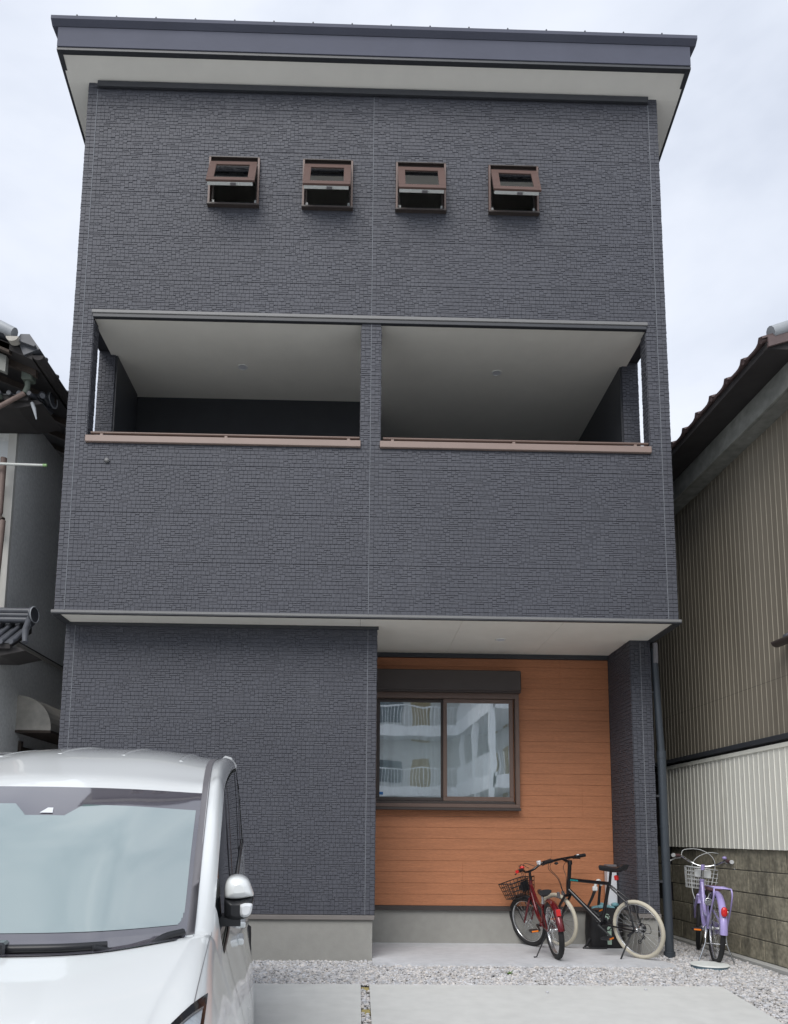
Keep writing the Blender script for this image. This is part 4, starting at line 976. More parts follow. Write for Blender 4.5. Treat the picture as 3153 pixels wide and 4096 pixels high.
# mouldings along pillar and roof
for s_ in (-1, 1):
    patch(lin(4.9, 12.4, 70), [s_*x for x in lin(2.0, 2.98, 3)], .0022).build('roof_moulding', 'mould', van, True)
    patch(lin(5.35, 12.0, 60), [s_*x for x in lin(4.06, 4.94, 6)], -.004).build('side_window', 'sideglass', van, True)
    patch(lin(8.25, 8.50, 3), [s_*x for x in lin(4.04, 4.96, 6)], .002).build('door_pillar', 'blackp', van, True)
    patch(lin(10.9, 11.1, 3), [s_*x for x in lin(4.04, 4.96, 6)], .002).build('door_pillar', 'blackp', van, True)
    for u in (5.6, 8.38, 11.3):   # door shut lines
        patch([u, u+.02], [s_*x for x in lin(4.98, 7.6, 16)], .0015).build('door_seam', 'blackp', van, True)
    patch(lin(5.35, 12.0, 50), [s_*x for x in (4.93, 4.985)], .003).build('belt_moulding', 'blackp', van, True)
    patch(lin(1.9, 4.9, 30), [s_*x for x in (3.90, 3.925)], .0012).build('bonnet_seam', 'mould', van, True)
    for (ua, ub) in ((9.0, 9.35), (8.0, 8.2)):
        p = surf((ua+ub)/2, s_*5.35)
        MB().box(p.x-s_*.005, p.x+s_*.022, p.y-.07, p.y+.07, p.z-.014, p.z+.014, .006).build('door_handle', 'paint', van, True)
    # head lamp: dark housing with clear lens
    def skew(va, vb, ulo, uhi, off, nv=16, nu=14):
        bb = MB(); G = []
        for k in range(nv+1):
            t = k/nv; v_ = va+(vb-va)*t; lo, hi = ulo(t), uhi(t)
            G.append([surf(lo+(hi-lo)*i/nu, s_*v_)+nrm(lo+(hi-lo)*i/nu, s_*v_)*off for i in range(nu+1)])
        bb.add([p for r in G for p in r], [(i*(nu+1)+j_, (i+1)*(nu+1)+j_, (i+1)*(nu+1)+j_+1, i*(nu+1)+j_+1) for i in range(nv) for j_ in range(nu)], 0, True); return bb
    hl = skew(1.6, 4.35, lambda t: 1.6-.2*t, lambda t: 2.05+1.12*t**1.15, .003).build('headlight', 'blackg', van, True)
    skew(2.1, 4.18, lambda t: 1.65-.1*t, lambda t: 2.02+.86*t**1.15, .007).build('lens', 'lens', hl, True)
    skew(2.1, 4.18, lambda t: 2.02+.86*t**1.15, lambda t: 2.06+.86*t**1.15, .009, 16, 1).build('lens_edge', 'alloy', hl, True)
    skew(2.7, 4.10, lambda t: 1.80, lambda t: 1.86+.05*t, .009, 12, 1).build('lens_edge', 'alloy', hl, True)
    # door mirror
    def shell(outline, ys, nm, m, par):
        cx = sum(p[0] for p in outline)/len(outline); cz = sum(p[1] for p in outline)/len(outline)
        sm_ = spline([(x, 0, z) for x, z in outline+outline[:1]], 4)[:-1]
        rings = [[(s_*(cx+(p.x-cx)*k), y, cz+(p.z-cz)*k) for p in sm_] for y, k in ys]
        return MB().ring_loft(rings, 0, True, True).build(nm, m, par, True)
    cap_y = [(.722, .35), (.728, .70), (.742, .90), (.765, 1.0), (.84, 1.0), (.86, .96)]
    mc = shell([(.601, 1.030), (.601, 1.072), (.612, 1.097), (.636, 1.107), (.664, 1.104), (.685, 1.089), (.697, 1.062), (.703, 1.040), (.680, 1.032), (.640, 1.027)], cap_y, 'door_mirror', 'paint', van)
    shell([(.599, 1.030), (.600, .985), (.606, .958), (.640, .952), (.676, .958), (.696, .975), (.701, 1.005), (.700, 1.036), (.640, 1.027)], [(.730, .5), (.740, .85), (.760, .97), (.84, .97), (.85, .90)], 'mirror_housing', 'blackp', mc)
    shell([(.655, 1.012), (.657, .975), (.672, .966), (.692, .975), (.699, .995), (.698, 1.014), (.675, 1.018)], [(.722, .6), (.730, .95), (.760, 1.0), (.80, .95)], 'turn_signal', 'mirrorglass', mc)
    MB().ring_loft([[(s_*x, y, z) for y, z in ((.74, .935), (.86, .935), (.86, .965), (.74, .965))] for x in (.59, .66)], 0, False).build('mirror_foot', 'blackp', mc, True)
    MB().tube([(s_*.655, .80, .96), (s_*.65, .80, .99)], .03, 10).build('mirror_stem', 'blackp', mc, True)
# wheels
for (cy, s_) in ((.08, -1), (.08, 1), (2.74, -1), (2.74, 1)):
    x0, x1 = s_*.56, s_*.725
    b = MB().lathe((x0, cy, .314), (s_, 0, 0), [(0, .20), (0, .285), (.02, .300), (.145, .300), (.165, .285), (.165, .20)], 40); tw = b.build('wheel', 'rubber', van, True)
    b = MB().lathe((x1-s_*.03, cy, .314), (s_, 0, 0), [(0, .195), (.026, .20), (.028, .185), (.004, .175), (.004, .05), (.02, .045)], 36); rim = b.build('rim', 'alloy', tw, True)
    MB().lathe((x1-s_*.02, cy, .314), (s_, 0, 0), [(0, .02), (.022, .02)], 14).build('hub_cap', 'mould', rim, True)
# nose: grille, bumper intake, plate area
patch(lin(.25, 1.35, 10), lin(-2.9, 2.9, 24), .004).build('grille', 'blackg', van, True)
for k in range(3): patch([.40+k*.33, .52+k*.33], lin(-2.85, 2.85, 24), .010).build('grille_bar', 'chrome', van, True)
MB().box(-.60, .60, -.70, 3.3, .18, .24).build('underbody', 'blackp', van, True)
# roof ribs
for x in (-.36, -.13, .13, .36):
    pts = []
    for i in range(14):
        u = 8.9+3.2*i/13; vv = 1.0*x/.26 if abs(x) <= .26 else math.copysign(1+(abs(x)-.26)/.227, x)
        p = surf(u, vv)+V(0, 0, -.0165+.004*math.sin(math.pi*i/13)); pts.append(p)
    MB().tube(pts, .019, 10).build('roof_rib', 'paint', van, True)
# rear spoiler ends
sp = MB()
sp.ring_loft([[(x, 3.16, 1.600-a), (x, 3.34, 1.655-a*1.2), (x, 3.40, 1.650-a*1.2), (x, 3.40, 1.625-a*1.2), (x, 3.2, 1.56-a)] for x, a in ((-.60, .045), (-.565, 0.004), (-.52, -.006), (-.47, .035), (.47, .035), (.52, -.006), (.565, .004), (.60, .045))], 0, False, True)
sp.build('rear_spoiler', 'paint', van, True)
# wipers on the cowl
def glasspt(x, u, off):
    vv = abs(x)/.26 if abs(x) < .26 else 1+(abs(x)-.26)/.235
    vv = math.copysign(min(vv, 2.05), x); return surf(u, vv)+nrm(u, vv)*off
w1 = [glasspt(x, u, .016) for x, u in ((-.30, 4.60), (-.12, 4.70), (.03, 4.75), (.17, 4.74), (.285, 4.69))]
wp = MB().tube(spline(w1, 4), .0115, 8).build('wiper', 'blackp', van, True)
b = MB(); b.tube([glasspt(-.42, 4.35, .02), glasspt(-.2, 4.58, .022), glasspt(.03, 4.73, .030)], [.012, .010, .008], 8); b.build('wiper_arm', 'blackp', wp, True)
p = glasspt(.012, 4.745, .018); MB().box(p.x-.022, p.x+.022, p.y-.03, p.y+.02, p.z-.016, p.z+.020, .006).build('wiper_clip', 'blackg', wp, True)
w2 = [glasspt(x, u, .016) for x, u in ((.32, 4.32), (.37, 4.50), (.42, 4.68), (.475, 4.92))]
wp = MB().tube(spline(w2, 4), .0105, 8).build('wiper', 'blackp', van, True)
MB().tube([glasspt(.26, 4.18, .012), glasspt(.33, 4.36, .020), glasspt(.385, 4.54, .026)], [.010, .009, .007], 8).build('wiper_arm', 'blackp', wp, True)
p = glasspt(.388, 4.56, .018); MB().box(p.x-.02, p.x+.02, p.y-.02, p.y+.02, p.z-.014, p.z+.018, .005).build('wiper_clip', 'blackg', wp, True)
patch(lin(4.05, 5.02, 10), lin(-2.0, 2.0, 30), .0035).build('cowl_panel', 'frit', van, True)

# ------------------------------------------------------------------ bicycles (built in their own frame: +x forward, +y left, z up)
def wheel(par, name, c, R, tr, tyre, rim, steer=0.0, spoke_m='alloy', nsp=28, piv=None):
    c = Vector(c); ax = V(0, 1, 0)
    X = Matrix.Identity(4)
    if piv is not None: X = Matrix.Translation(piv) @ Matrix.Rotation(steer, 4, 'Z') @ Matrix.Translation(-Vector(piv))
    w_ = MB().torus(c, ax, R-tr, tr, 48, 10).xf(X).build(name, tyre, par, True)
    MB().torus(c, ax, R-2.1*tr, tr*.30, 48, 8, ry=tr*.62).xf(X).build('rim', rim, w_, True)
    b = MB()
    for k in range(nsp):
        a = 2*math.pi*k/nsp; a2 = a+(.9 if k % 2 else -.9); sy = .022 if (k//2) % 2 else -.022
        b.tube([c+V(math.cos(a)*(R-2.2*tr), 0, math.sin(a)*(R-2.2*tr)), c+V(math.cos(a2)*.018, sy, math.sin(a2)*.018)], .0011, 4, cap=False)
    b.xf(X).build('spokes', spoke_m, w_, True)
    MB().lathe(c-ax*.04, ax, [(0, .008), (.008, .022), (.016, .012), (.064, .012), (.072, .022), (.080, .008)], 14).xf(X).build('hub', spoke_m, w_, True)
    return w_, X
def saddle(par, c, L=.25, W=.13, m='blackp', tilt=0):
    rings = []
    for i in range(11):
        t = i/10; x = L*(.5-t)
        wd_ = .022+(W/2-.022)*max(0, (t-.35)/.65)**1.2 if t > .35 else .022+.0*t
        if t > .93: wd_ *= .86
        z = .012*math.cos(t*6)*.5+(.012 if t > .8 else 0)
        ring = []
        for k in range(12):
            a = 2*math.pi*k/12; ring.append((c[0]+x, c[1]+wd_*math.cos(a), c[2]+z+(.018 if math.sin(a) > 0 else .034)*math.sin(a)))
        rings.append(ring)
    return MB().ring_loft(rings, 0, True, True).build('saddle', m, par, True)
def crankset(par, bb, m, cr=.075, L=.16, ang=40, mt='blackp', ref='orange_ref', ring_m='blackp'):
    ax = V(0, 1, 0); bb = Vector(bb)
    ck = MB().torus(bb+V(0, -.045, 0), ax, cr, .005, 30, 6).cyl(bb+V(0, -.06, 0), bb+V(0, .06, 0), .013, 10).build('crankset', ring_m, par, True)
    MB().lathe(bb+V(0, -.048, 0), ax, [(0, .02), (0, cr*.75), (.004, cr*.75), (.004, .02)], 5).build('chainring', ring_m, ck, True)
    for s_, a in ((-1, ang), (1, ang+180)):
        r = math.radians(a); e_2 = bb+V(math.cos(r)*L, s_*.065, math.sin(r)*L)
        MB().tube([bb+V(0, s_*.058, 0), e_2], [.011, .009], 8).build('crank_arm', ring_m if ring_m != 'blackp' else m, ck, True)
        pd = MB().box(e_2.x-.045, e_2.x+.045, e_2.y+s_*.015, e_2.y+s_*.095, e_2.z-.011, e_2.z+.011, .004).build('pedal', mt, par, True)
        MB().box(e_2.x-.047, e_2.x-.0455, e_2.y+s_*.025, e_2.y+s_*.085, e_2.z-.007, e_2.z+.007).build('pedal_reflector', ref, pd, True)
        MB().box(e_2.x+.0455, e_2.x+.047, e_2.y+s_*.025, e_2.y+s_*.085, e_2.z-.007, e_2.z+.007).build('pedal_reflector', ref, pd, True)
def chain(par, bb, hub, r1, r2, y, m='blackp'):
    b = MB(); b.tube([(bb[0], y, bb[2]+r1), (hub[0], y, hub[2]+r2)], .0035, 5); b.tube([(bb[0], y, bb[2]-r1), (hub[0], y, hub[2]-r2)], .0035, 5)
    b.lathe((hub[0], y-.012, hub[2]), (0, 1, 0), [(0, r2*.6), (.006, r2), (.012, r2), (.024, r2*.6)], 18)
    b.build('chain', m, par, True)
def fender(par, c, R, a0, a1, w_, m, X=None, name='mudguard', n=18):
    rings = []
    for i in range(n+1):
        a = math.radians(a0+(a1-a0)*i/n); d = V(math.cos(a), 0, math.sin(a)); c_ = Vector(c)
        q = []
        for k in range(7):
            t = -1+2*k/6; q.append(c_+d*(R-(abs(t)**2)*.018)+V(0, t*w_/2, 0))
        for k in range(7):
            t = 1-2*k/6; q.append(c_+d*(R-.003-(abs(t)**2)*.018)+V(0, t*w_/2*.95, 0))
        rings.append(q)
    b = MB().ring_loft(rings, 0, True, True)
    if X is not None: b.xf(X)
    return b.build(name, m, par, True)
def basket(par, c, lx, ly, h, m, X, taper=.82, nrow=4, ncol=7, r=.003, name='basket'):
    b = MB(); c = Vector(c)
    def rect(z, k):
        a, d = lx/2*k, ly/2*k
        return [c+V(x, y, z) for x, y in ((a, d), (a*1.02, 0), (a, -d), (-a, -d), (-a, d))]
    for i in range(nrow+1):
        t = i/nrow; k = taper+(1-taper)*t; b.tube(rect(t*h, k), r*(1.7 if i == nrow else 1), 5, closed=True)
    for i in range(ncol+1):
        u = -1+2*i/ncol
        for sx in (-1, 1): b.tube([c+V(sx*lx/2*taper, u*ly/2*taper, 0), c+V(sx*lx/2, u*ly/2, h)], r, 4)
        for sy in (-1, 1): b.tube([c+V(u*lx/2*taper, sy*ly/2*taper, 0), c+V(u*lx/2, sy*ly/2, h)], r, 4)
        b.tube([c+V(-lx/2*taper, u*ly/2*taper, 0), c+V(lx/2*taper, u*ly/2*taper, 0)], r, 4)
    return b.xf(X).build(name, m, par, True)
def place(t, rear, heading, lean):
    """rear = contact point; heading radians from +X; lean = tilt to the left about the ground line"""
    t.rotation_mode = 'QUATERNION'
    t.matrix_world = Matrix.Translation(rear) @ Matrix.Rotation(heading, 4, 'Z') @ Matrix.Rotation(-lean, 4, 'X')
PZ = 0.037
# --- red children's bicycle
rb = thing('bicycle', 'small red bicycle with black wire front basket, left one on the porch slab', 'bicycle')
R = .252; wb = .83; hub_r = (0, 0, R); hub_f = (wb, 0, R)
ht0, ht1 = V(.665, 0, .50), V(.625, 0, .655)
piv = V(.70, 0, .40); st = math.radians(30)
XS = Matrix.Translation(ht1) @ Matrix.Rotation(st, 4, (ht1-ht0).normalized()) @ Matrix.Translation(-ht1)
wheel(rb, 'wheel', hub_r, R, .024, 'rubber', 'alloy')
fw, _ = wheel(rb, 'wheel', (wb-.02, 0, R), R, .024, 'rubber', 'alloy')
for o in [fw]+list(fw.children): o.data.transform(XS)
bbp = V(.36, 0, .26); stt = V(.255, 0, .46)
b = MB(); b.tube([ht0, ht1], .019, 12); b.tube(spline([ht0+V(-.01, 0, .03), V(.52, 0, .33), bbp], 6), .0185, 12); b.tube(spline([ht1-V(-.01, 0, .04), V(.47, 0, .47), stt-V(0, 0, .05)], 6), .015, 12)
b.tube([bbp, stt], .016, 12); b.cyl(bbp-V(0, .035, 0), bbp+V(0, .035, 0), .021, 12)
for s_ in (-1, 1): b.tube([bbp+V(-.02, s_*.02, 0), V(0, s_*.055, R)], .009, 8); b.tube([stt+V(0, s_*.014, -.03), V(0, s_*.055, R)], .008, 8)
b.build('frame', 'red_paint', rb, True)
b = MB(); b.tube([ht1+V(0, 0, .01), ht0-V(-.012, 0, .04)], .014, 10)
for s_ in (-1, 1): b.tube([ht0+V(.0, s_*.035, -.02), ht0+V(.045, s_*.048, -.10), V(wb-.02, s_*.05, R)], [.013, .012, .009], 8)
b.tube([ht0+V(0, -.04, -.02), ht0+V(0, .04, -.02)], .014, 8); b.xf(XS).build('fork', 'red_paint', rb, True)
bar = MB(); hb = ht1+V(-.02, 0, .085); bar.tube([ht1-V(0, 0, .02), ht1+V(-.01, 0, .05), hb], .013, 8)
hpts = [hb+V(-.085, .225, .050), hb+V(-.05, .13, .045), hb+V(0, .05, .005), hb+V(0, -.05, .005), hb+V(-.05, -.13, .045), hb+V(-.085, -.225, .050)]
bar.tube(spline(hpts, 4), .0115, 8); hbo = bar.xf(XS).build('handlebar', 'bike_black', rb, True)
for s_ in (-1, 1):
    a_, b_2 = hb+V(-.056, s_*.14, .046), hb+V(-.085, s_*.225, .050)
    MB().tube([a_, b_2], .0165, 10).xf(XS).build('grip', 'blackp', hbo, True)
    MB().tube([hb+V(-.03, s_*.10, .03), hb+V(.005, s_*.15, .025), hb+V(-.03, s_*.215, .020)], .006, 6).xf(XS).build('brake_lever', 'blackp', hbo, True)
MB().tube([hpts[0], hpts[0]+V(-.006, .012, 0)], .017, 10).xf(XS).build('grip_end', 'red_bright', hbo, True)
MB().lathe(hb+V(-.035, .115, .050), (0, 0, 1), [(0, .010), (.008, .024), (.020, .022), (.028, .008)], 14).xf(XS).build('bell', 'red_bright', hbo, True)
MB().box(hb.x-.05, hb.x-.01, -.13, -.10, hb.z+.03, hb.z+.075, .006).xf(XS).build('shifter', 'mirrorglass', hbo, True)
basket(rb, (wb+.0, 0, .50), .20, .30, .16, 'blackp', XS, .78, 4, 6, .0032)
MB().box(wb-.11, wb-.103, -.05, .05, .55, .65, .004).xf(XS).build('basket_bracket', 'blackp', rb, True)
b = MB()
for s_ in (-1, 1): b.tube([(wb-.02, s_*.052, R), (wb+.05, s_*.07, .50)], .004, 6)
b.xf(XS).build('basket_stay', 'blackp', rb, True)
MB().lathe((wb-.07, 0, .585), (1, 0, 0), [(0, .02), (.03, .03)], 12).xf(XS).build('front_lamp', 'blackp', rb, True)
b = MB()
for k, (dy, dx) in enumerate(((.02, .03), (-.02, .04), (.0, .05))): b.tube(spline([hb+V(0, dy*4, .03), hb+V(.06+dx, dy*2, .07), hb+V(.10, dy, -.05), ht0+V(.05, dy, .03)], 5), .0028, 5)
b.xf(XS).build('cables', 'blackp', rb, True)
MB().tube([stt, V(.235, 0, .545)], .0125, 10).build('seat_post', 'alloy', rb, True)
saddle(rb, (.215, 0, .565), .22, .135)
crankset(rb, bbp, 'blackp', .055, .115, 15)
MB().prism([(.42, -.056, .30), (.02, -.056, .275), (.02, -.056, .225), (.40, -.056, .215)], (0, .012, 0)).build('chain_guard', 'blackp', rb, True)
fender(rb, (0, 0, R), R+.022, 62, 176, .062, 'red_paint')
fender(rb, (wb-.02, 0, R), R+.018, 60, 140, .058, 'blackp', XS)
MB().box(-.248, -.236, -.020, .020, .395, .455, .006).build('rear_reflector', 'red_bright', rb, True)
b = MB()
for s_ in (-1, 1): b.tube([(0, s_*.056, R), (-.20, s_*.035, R+.19)], .003, 5)
b.build('mudguard_stay', 'alloy', rb, True)
MB().tube([(.03, .06, R-.02), (.08, .165, .0+.03), (.075, .19, -.005+.035)], .0065, 8).build('kickstand', 'blackp', rb, True)
place(rb, (1.775, 6.93, PZ), math.radians(91), math.radians(7))

# --- black sports bicycle with cream tyres
kb_ = thing('bicycle', 'black sports bicycle with thick cream tyres leaning on its kickstand on the porch slab', 'bicycle')
R = .262; wb = .915; st = math.radians(-7)
ht0, ht1 = V(.735, 0, .545), V(.700, 0, .70)
XS = Matrix.Translation(ht1) @ Matrix.Rotation(st, 4, (ht1-ht0).normalized()) @ Matrix.Translation(-ht1)
wheel(kb_, 'wheel', (0, 0, R), R, .019, 'cream_rubber', 'alloy')
fw, _ = wheel(kb_, 'wheel', (wb, 0, R), R, .019, 'cream_rubber', 'alloy')
for o in [fw]+list(fw.children): o.data.transform(XS)
bbp = V(.385, 0, .275); stt = V(.250, 0, .665)
b = MB(); b.tube([ht0, ht1], .019, 12); b.tube([ht0+V(-.005, 0, .03), bbp], .0195, 12); b.tube([ht1-V(-.004, 0, .03), stt+V(.005, 0, -.01)], .0165, 12); b.tube([bbp, stt], .0165, 12)
b.cyl(bbp-V(0, .035, 0), bbp+V(0, .035, 0), .022, 12)
for s_ in (-1, 1): b.tube([bbp+V(-.03, s_*.022, 0), V(0, s_*.062, R)], .009, 8); b.tube([stt+V(-.005, s_*.014, -.03), V(.055, s_*.035, R+.23), V(0, s_*.062, R)], .008, 8)
b.build('frame', 'bike_black', kb_, True)
b = MB(); b.tube([ht1, ht0-V(-.012, 0, .03)], .014, 10)
for s_ in (-1, 1): b.tube([ht0+V(.01, s_*.038, -.03), V(wb-.05, s_*.05, R+.10), V(wb, s_*.052, R)], [.013, .012, .009], 8)
b.tube([ht0+V(.01, -.042, -.03), ht0+V(.01, .042, -.03)], .014, 8); b.xf(XS).build('fork', 'bike_black', kb_, True)
b = MB(); top = ht1+V(-.028, 0, .135); b.tube([ht1, top], .0185, 12); b.tube([top, top+V(.085, 0, .030)], .015, 10); b.tube([top-V(0, 0, .02), top+V(0, 0, .02)], .023, 12); b.xf(XS).build('stem', 'bike_black', kb_, True)
hb = top+V(.09, 0, .032); bar = MB(); hpts = [hb+V(-.03, .27, .0), hb+V(-.008, .12, .0), hb, hb+V(-.008, -.12, 0), hb+V(-.03, -.27, 0)]; bar.tube(spline(hpts, 4), .0125, 8)
hbo = bar.xf(XS).build('handlebar', 'bike_black', kb_, True)
for s_ in (-1, 1):
    MB().tube([hb+V(-.013, s_*.15, 0), hb+V(-.03, s_*.27, 0)], .0175, 10).xf(XS).build('grip', 'blackp', hbo, True)
    MB().tube([hb+V(.0, s_*.13, -.01), hb+V(.04, s_*.17, -.02), hb+V(.02, s_*.25, -.03)], .007, 6).xf(XS).build('brake_lever', 'blackp', hbo, True)
MB().lathe(hb+V(-.035, -.17, .015), (0, 0, 1), [(0, .014), (.008, .012)], 10).xf(XS).build('shifter', 'mirrorglass', hbo, True)
MB().lathe(hb+V(.0, .09, -.045), (0, 0, 1), [(0, .008), (.008, .020), (.020, .018), (.026, .006)], 12).xf(XS).build('bell', 'blackp', hbo, True)
b = MB()
for k, dy in enumerate((.16, .13, -.12)): b.tube(spline([hb+V(.02, dy, -.01), hb+V(.09, dy*.7, -.09), ht1+V(.09, dy*.4, -.02), ht0+V(.045, dy*.2, .02), ht0+V(.02, dy*.15, -.02)], 5), .0028, 5)
b.xf(XS).build('cables', 'blackp', kb_, True)
MB().tube([stt-V(.0, 0, .03), V(.215, 0, .775)], .0130, 10).build('seat_post', 'bike_black', kb_, True)
saddle(kb_, (.195, 0, .800), .27, .135)
MB().box(.150, .180, -.018, .018, .690, .735, .006).build('rear_light', 'red_bright', kb_, True)
crankset(kb_, bbp, 'blackp', .075, .16, 35)
chain(kb_, bbp, (0, 0, R), .075, .045, -.05)
b = MB(); b.tube([(-.005, -.06, R-.03), (.0, -.065, R-.085), (.045, -.06, R-.13)], .007, 6); b.torus((.0, -.06, R-.085), (0, 1, 0), .016, .004, 14, 6); b.torus((.045, -.06, R-.13), (0, 1, 0), .016, .004, 14, 6)
b.tube(spline([(.02, -.055, R+.02), (-.06, -.07, R+.03), (-.075, -.07, R-.04), (-.01, -.07, R-.05)], 5), .0028, 5); b.build('derailleur', 'blackp', kb_, True)
b = MB()
for s_ in (-1, 1): b.box(wb-.09, wb-.06, s_*.03-.01, s_*.03+.01, R+.22, R+.28, .004)
b.xf(XS).build('front_brake', 'mould', kb_, True)
MB().box(.06, .09, -.035, .035, R+.21, R+.25, .006).build('rear_brake', 'mould', kb_, True)
# teal lettering on the top tube
d_ = (stt+V(.005, 0, -.01)-(ht1-V(-.004, 0, .03)))
for s_ in (-1, 1):
    for k in range(6):
        t = .07+k*.035; p = (ht1-V(-.004, 0, .03))+d_*t
        MB().box(p.x-.0058, p.x+.0058, s_*.0166, s_*.0176, p.z-.007+(k % 2)*.001, p.z+.008, 0).build('frame_lettering', 'teal', kb_, True)
MB().tube([(.035, .07, R-.03), (.10, .185, .012), (.095, .20, .010)], .0075, 8).build('kickstand', 'blackp', kb_, True)
MB().cyl((.01, .064, R-.01), (.07, .070, R-.05), .012, 8).build('stand_plate', 'blackp', kb_, True)
place(kb_, (2.545, 6.99, PZ), math.radians(126), math.radians(9))

# --- lavender city bicycle
lb = thing('bicycle', 'lavender city bicycle with white front basket and rear carrier on the gravel', 'bicycle')
R = .305; wb = .93; st = math.radians(-14)
ht0, ht1 = V(.72, 0, .55), V(.685, 0, .70)
XS = Matrix.Translation(ht1) @ Matrix.Rotation(st, 4, (ht1-ht0).normalized()) @ Matrix.Translation(-ht1)
wheel(lb, 'wheel', (0, 0, R), R, .021, 'rubber', 'alloy')
fw, _ = wheel(lb, 'wheel', (wb, 0, R), R, .021, 'rubber', 'alloy')
for o in [fw]+list(fw.children): o.data.transform(XS)
bbp = V(.40, 0, .27); stt = V(.285, 0, .52)
b = MB(); b.tube([ht0-V(0, 0, .01), ht1], .021, 12); b.tube(spline([ht0+V(-.005, 0, .02), V(.60, 0, .33), V(.47, 0, .245), bbp], 7), .0215, 12); b.tube(spline([ht1-V(-.004, 0, .03), V(.55, 0, .42), bbp+V(-.03, 0, .10)], 7), .0185, 12); b.tube([bbp, stt], .0165, 12)
b.cyl(bbp-V(0, .038, 0), bbp+V(0, .038, 0), .024, 12)
for s_ in (-1, 1): b.tube([bbp+V(-.03, s_*.022, 0), V(0, s_*.066, R)], .010, 8); b.tube([stt+V(0, s_*.014, -.06), V(0, s_*.066, R)], .009, 8)
b.build('frame', 'lavender', lb, True)
b = MB(); b.tube([ht1, ht0-V(-.012, 0, .03)], .014, 10)
for s_ in (-1, 1): b.tube([ht0+V(.01, s_*.030, -.01), ht0+V(.06, s_*.050, -.12), V(wb, s_*.055, R)], [.014, .013, .009], 8)
b.tube([ht0+V(.01, -.035, -.01), ht0+V(.01, .035, -.01)], .016, 8); b.xf(XS).build('fork', 'lavender', lb, True)
b = MB(); b.tube([ht1, ht1+V(-.024, 0, .12)], .013, 10); b.xf(XS).build('stem', 'alloy', lb, True)
MB().tube([ht1+V(-.020, 0, .09), ht1+V(-.026, 0, .14)], .019, 10).xf(XS).build('stem_cap', 'lavender', lb, True)
hb = ht1+V(-.02, 0, .125); bar = MB()
hpts = [hb+V(-.16, .25, .075), hb+V(-.05, .20, .075), hb+V(.03, .12, .03), hb+V(.02, .04, .0), hb+V(.02, -.04, .0), hb+V(.03, -.12, .03), hb+V(-.05, -.20, .075), hb+V(-.16, -.25, .075)]
bar.tube(spline(hpts, 5), .0115, 8); hbo = bar.xf(XS).build('handlebar', 'chrome', lb, True)
for s_ in (-1, 1):
    MB().tube([hb+V(-.075, s_*.213, .076), hb+V(-.175, s_*.255, .075)], .0165, 10).xf(XS).build('grip', 'brownleather', hbo, True)
    MB().tube([hb+V(-.175, s_*.255, .075), hb+V(-.187, s_*.260, .075)], .019, 12).xf(XS).build('grip_end', 'whitewire', hbo, True)
    MB().tube([hb+V(-.05, s_*.205, .06), hb+V(-.09, s_*.25, .045), hb+V(-.18, s_*.29, .015)], [.008, .007, .008], 6).xf(XS).build('brake_lever', 'whitewire', hbo, True)
MB().lathe(hb+V(-.05, -.19, .09), (0, 0, 1), [(0, .010), (.008, .024), (.022, .021), (.030, .007)], 14).xf(XS).build('bell', 'lavender', hbo, True)
b = MB()
b.tube(spline([hb+V(-.05, .20, .07), hb+V(.05, .18, .14), hb+V(.14, .02, .15), hb+V(.13, -.10, .04), ht0+V(.05, -.07, .02), ht0+V(.05, -.04, -.05)], 7), .0036, 6)
b.tube(spline([hb+V(-.05, -.20, .07), hb+V(.04, -.17, .13), hb+V(.13, -.02, .13), hb+V(.12, .10, .02), ht0+V(.05, .09, .05), ht0+V(-.05, .05, -.05)], 7), .0036, 6)
b.xf(XS).build('cables', 'cord_white', hbo, True)
basket(lb, (wb-.045, 0, .60), .24, .35, .20, 'whitewire', XS, .84, 5, 9, .0036)
MB().box(wb-.18, wb-.168, -.075, .075, .71, .79, .006).xf(XS).build('basket_bracket', 'whitewire', lb, True)
b = MB()
for s_ in (-1, 1): b.tube([(wb, s_*.062, R), (wb+.01, s_*.09, .60)], .005, 6)
b.xf(XS).build('basket_stay', 'chrome', lb, True)
MB().tube([stt-V(.02, 0, -.02), V(.255, 0, .605)], .0135, 10).build('seat_post', 'chrome', lb, True)
saddle(lb, (.235, 0, .640), .25, .19, 'brownleather')
crankset(lb, bbp, 'chrome', .075, .155, 3, 'blackp', 'orange_ref', 'chrome')
MB().prism([(.50, -.060, .33), (-.02, -.060, .34), (-.05, -.060, .27), (.46, -.060, .20)], (0, .016, 0)).build('chain_case', 'lavender', lb, True)
fender(lb, (0, 0, R), R+.024, 40, 184, .064, 'lavender')
fender(lb, (wb, 0, R), R+.022, 55, 150, .058, 'lavender', XS)
rl = MB(); rl.ellipsoid((-.315, 0, .475), (.020, .026, .042), 14, 8, p=.8); rl.build('rear_reflector', 'red_bright', lb, True)
b = MB(); zc = .665   # rear carrier
for s_ in (-1, 1):
    b.tube(spline([(.17, s_*.045, zc-.04), (.10, s_*.065, zc), (-.18, s_*.065, zc), (-.25, s_*.07, zc-.01), (-.24, s_*.075, zc-.10), (-.03, s_*.080, R)], 5), .0072, 8)
for x in (.06, -.04, -.14, -.23): b.tube([(x, -.065, zc), (x, .065, zc)], .005, 6)
b.build('rear_carrier', 'lavender', lb, True)
b = MB()
for s_ in (-1, 1): b.tube([(0, s_*.072, R), (-.27, s_*.036, R+.17)], .003, 5)
b.build('mudguard_stay', 'alloy', lb, True)
b = MB()
for s_ in (-1, 1): b.tube([(.02, s_*.075, R-.02), (.0, s_*.09, .17), (-.03, s_*.15, .002)], [.008, .008, .007], 8)
b.tube([(.0, -.09, .17), (.0, .09, .17)], .006, 6); b.build('double_stand', 'chrome', lb, True)
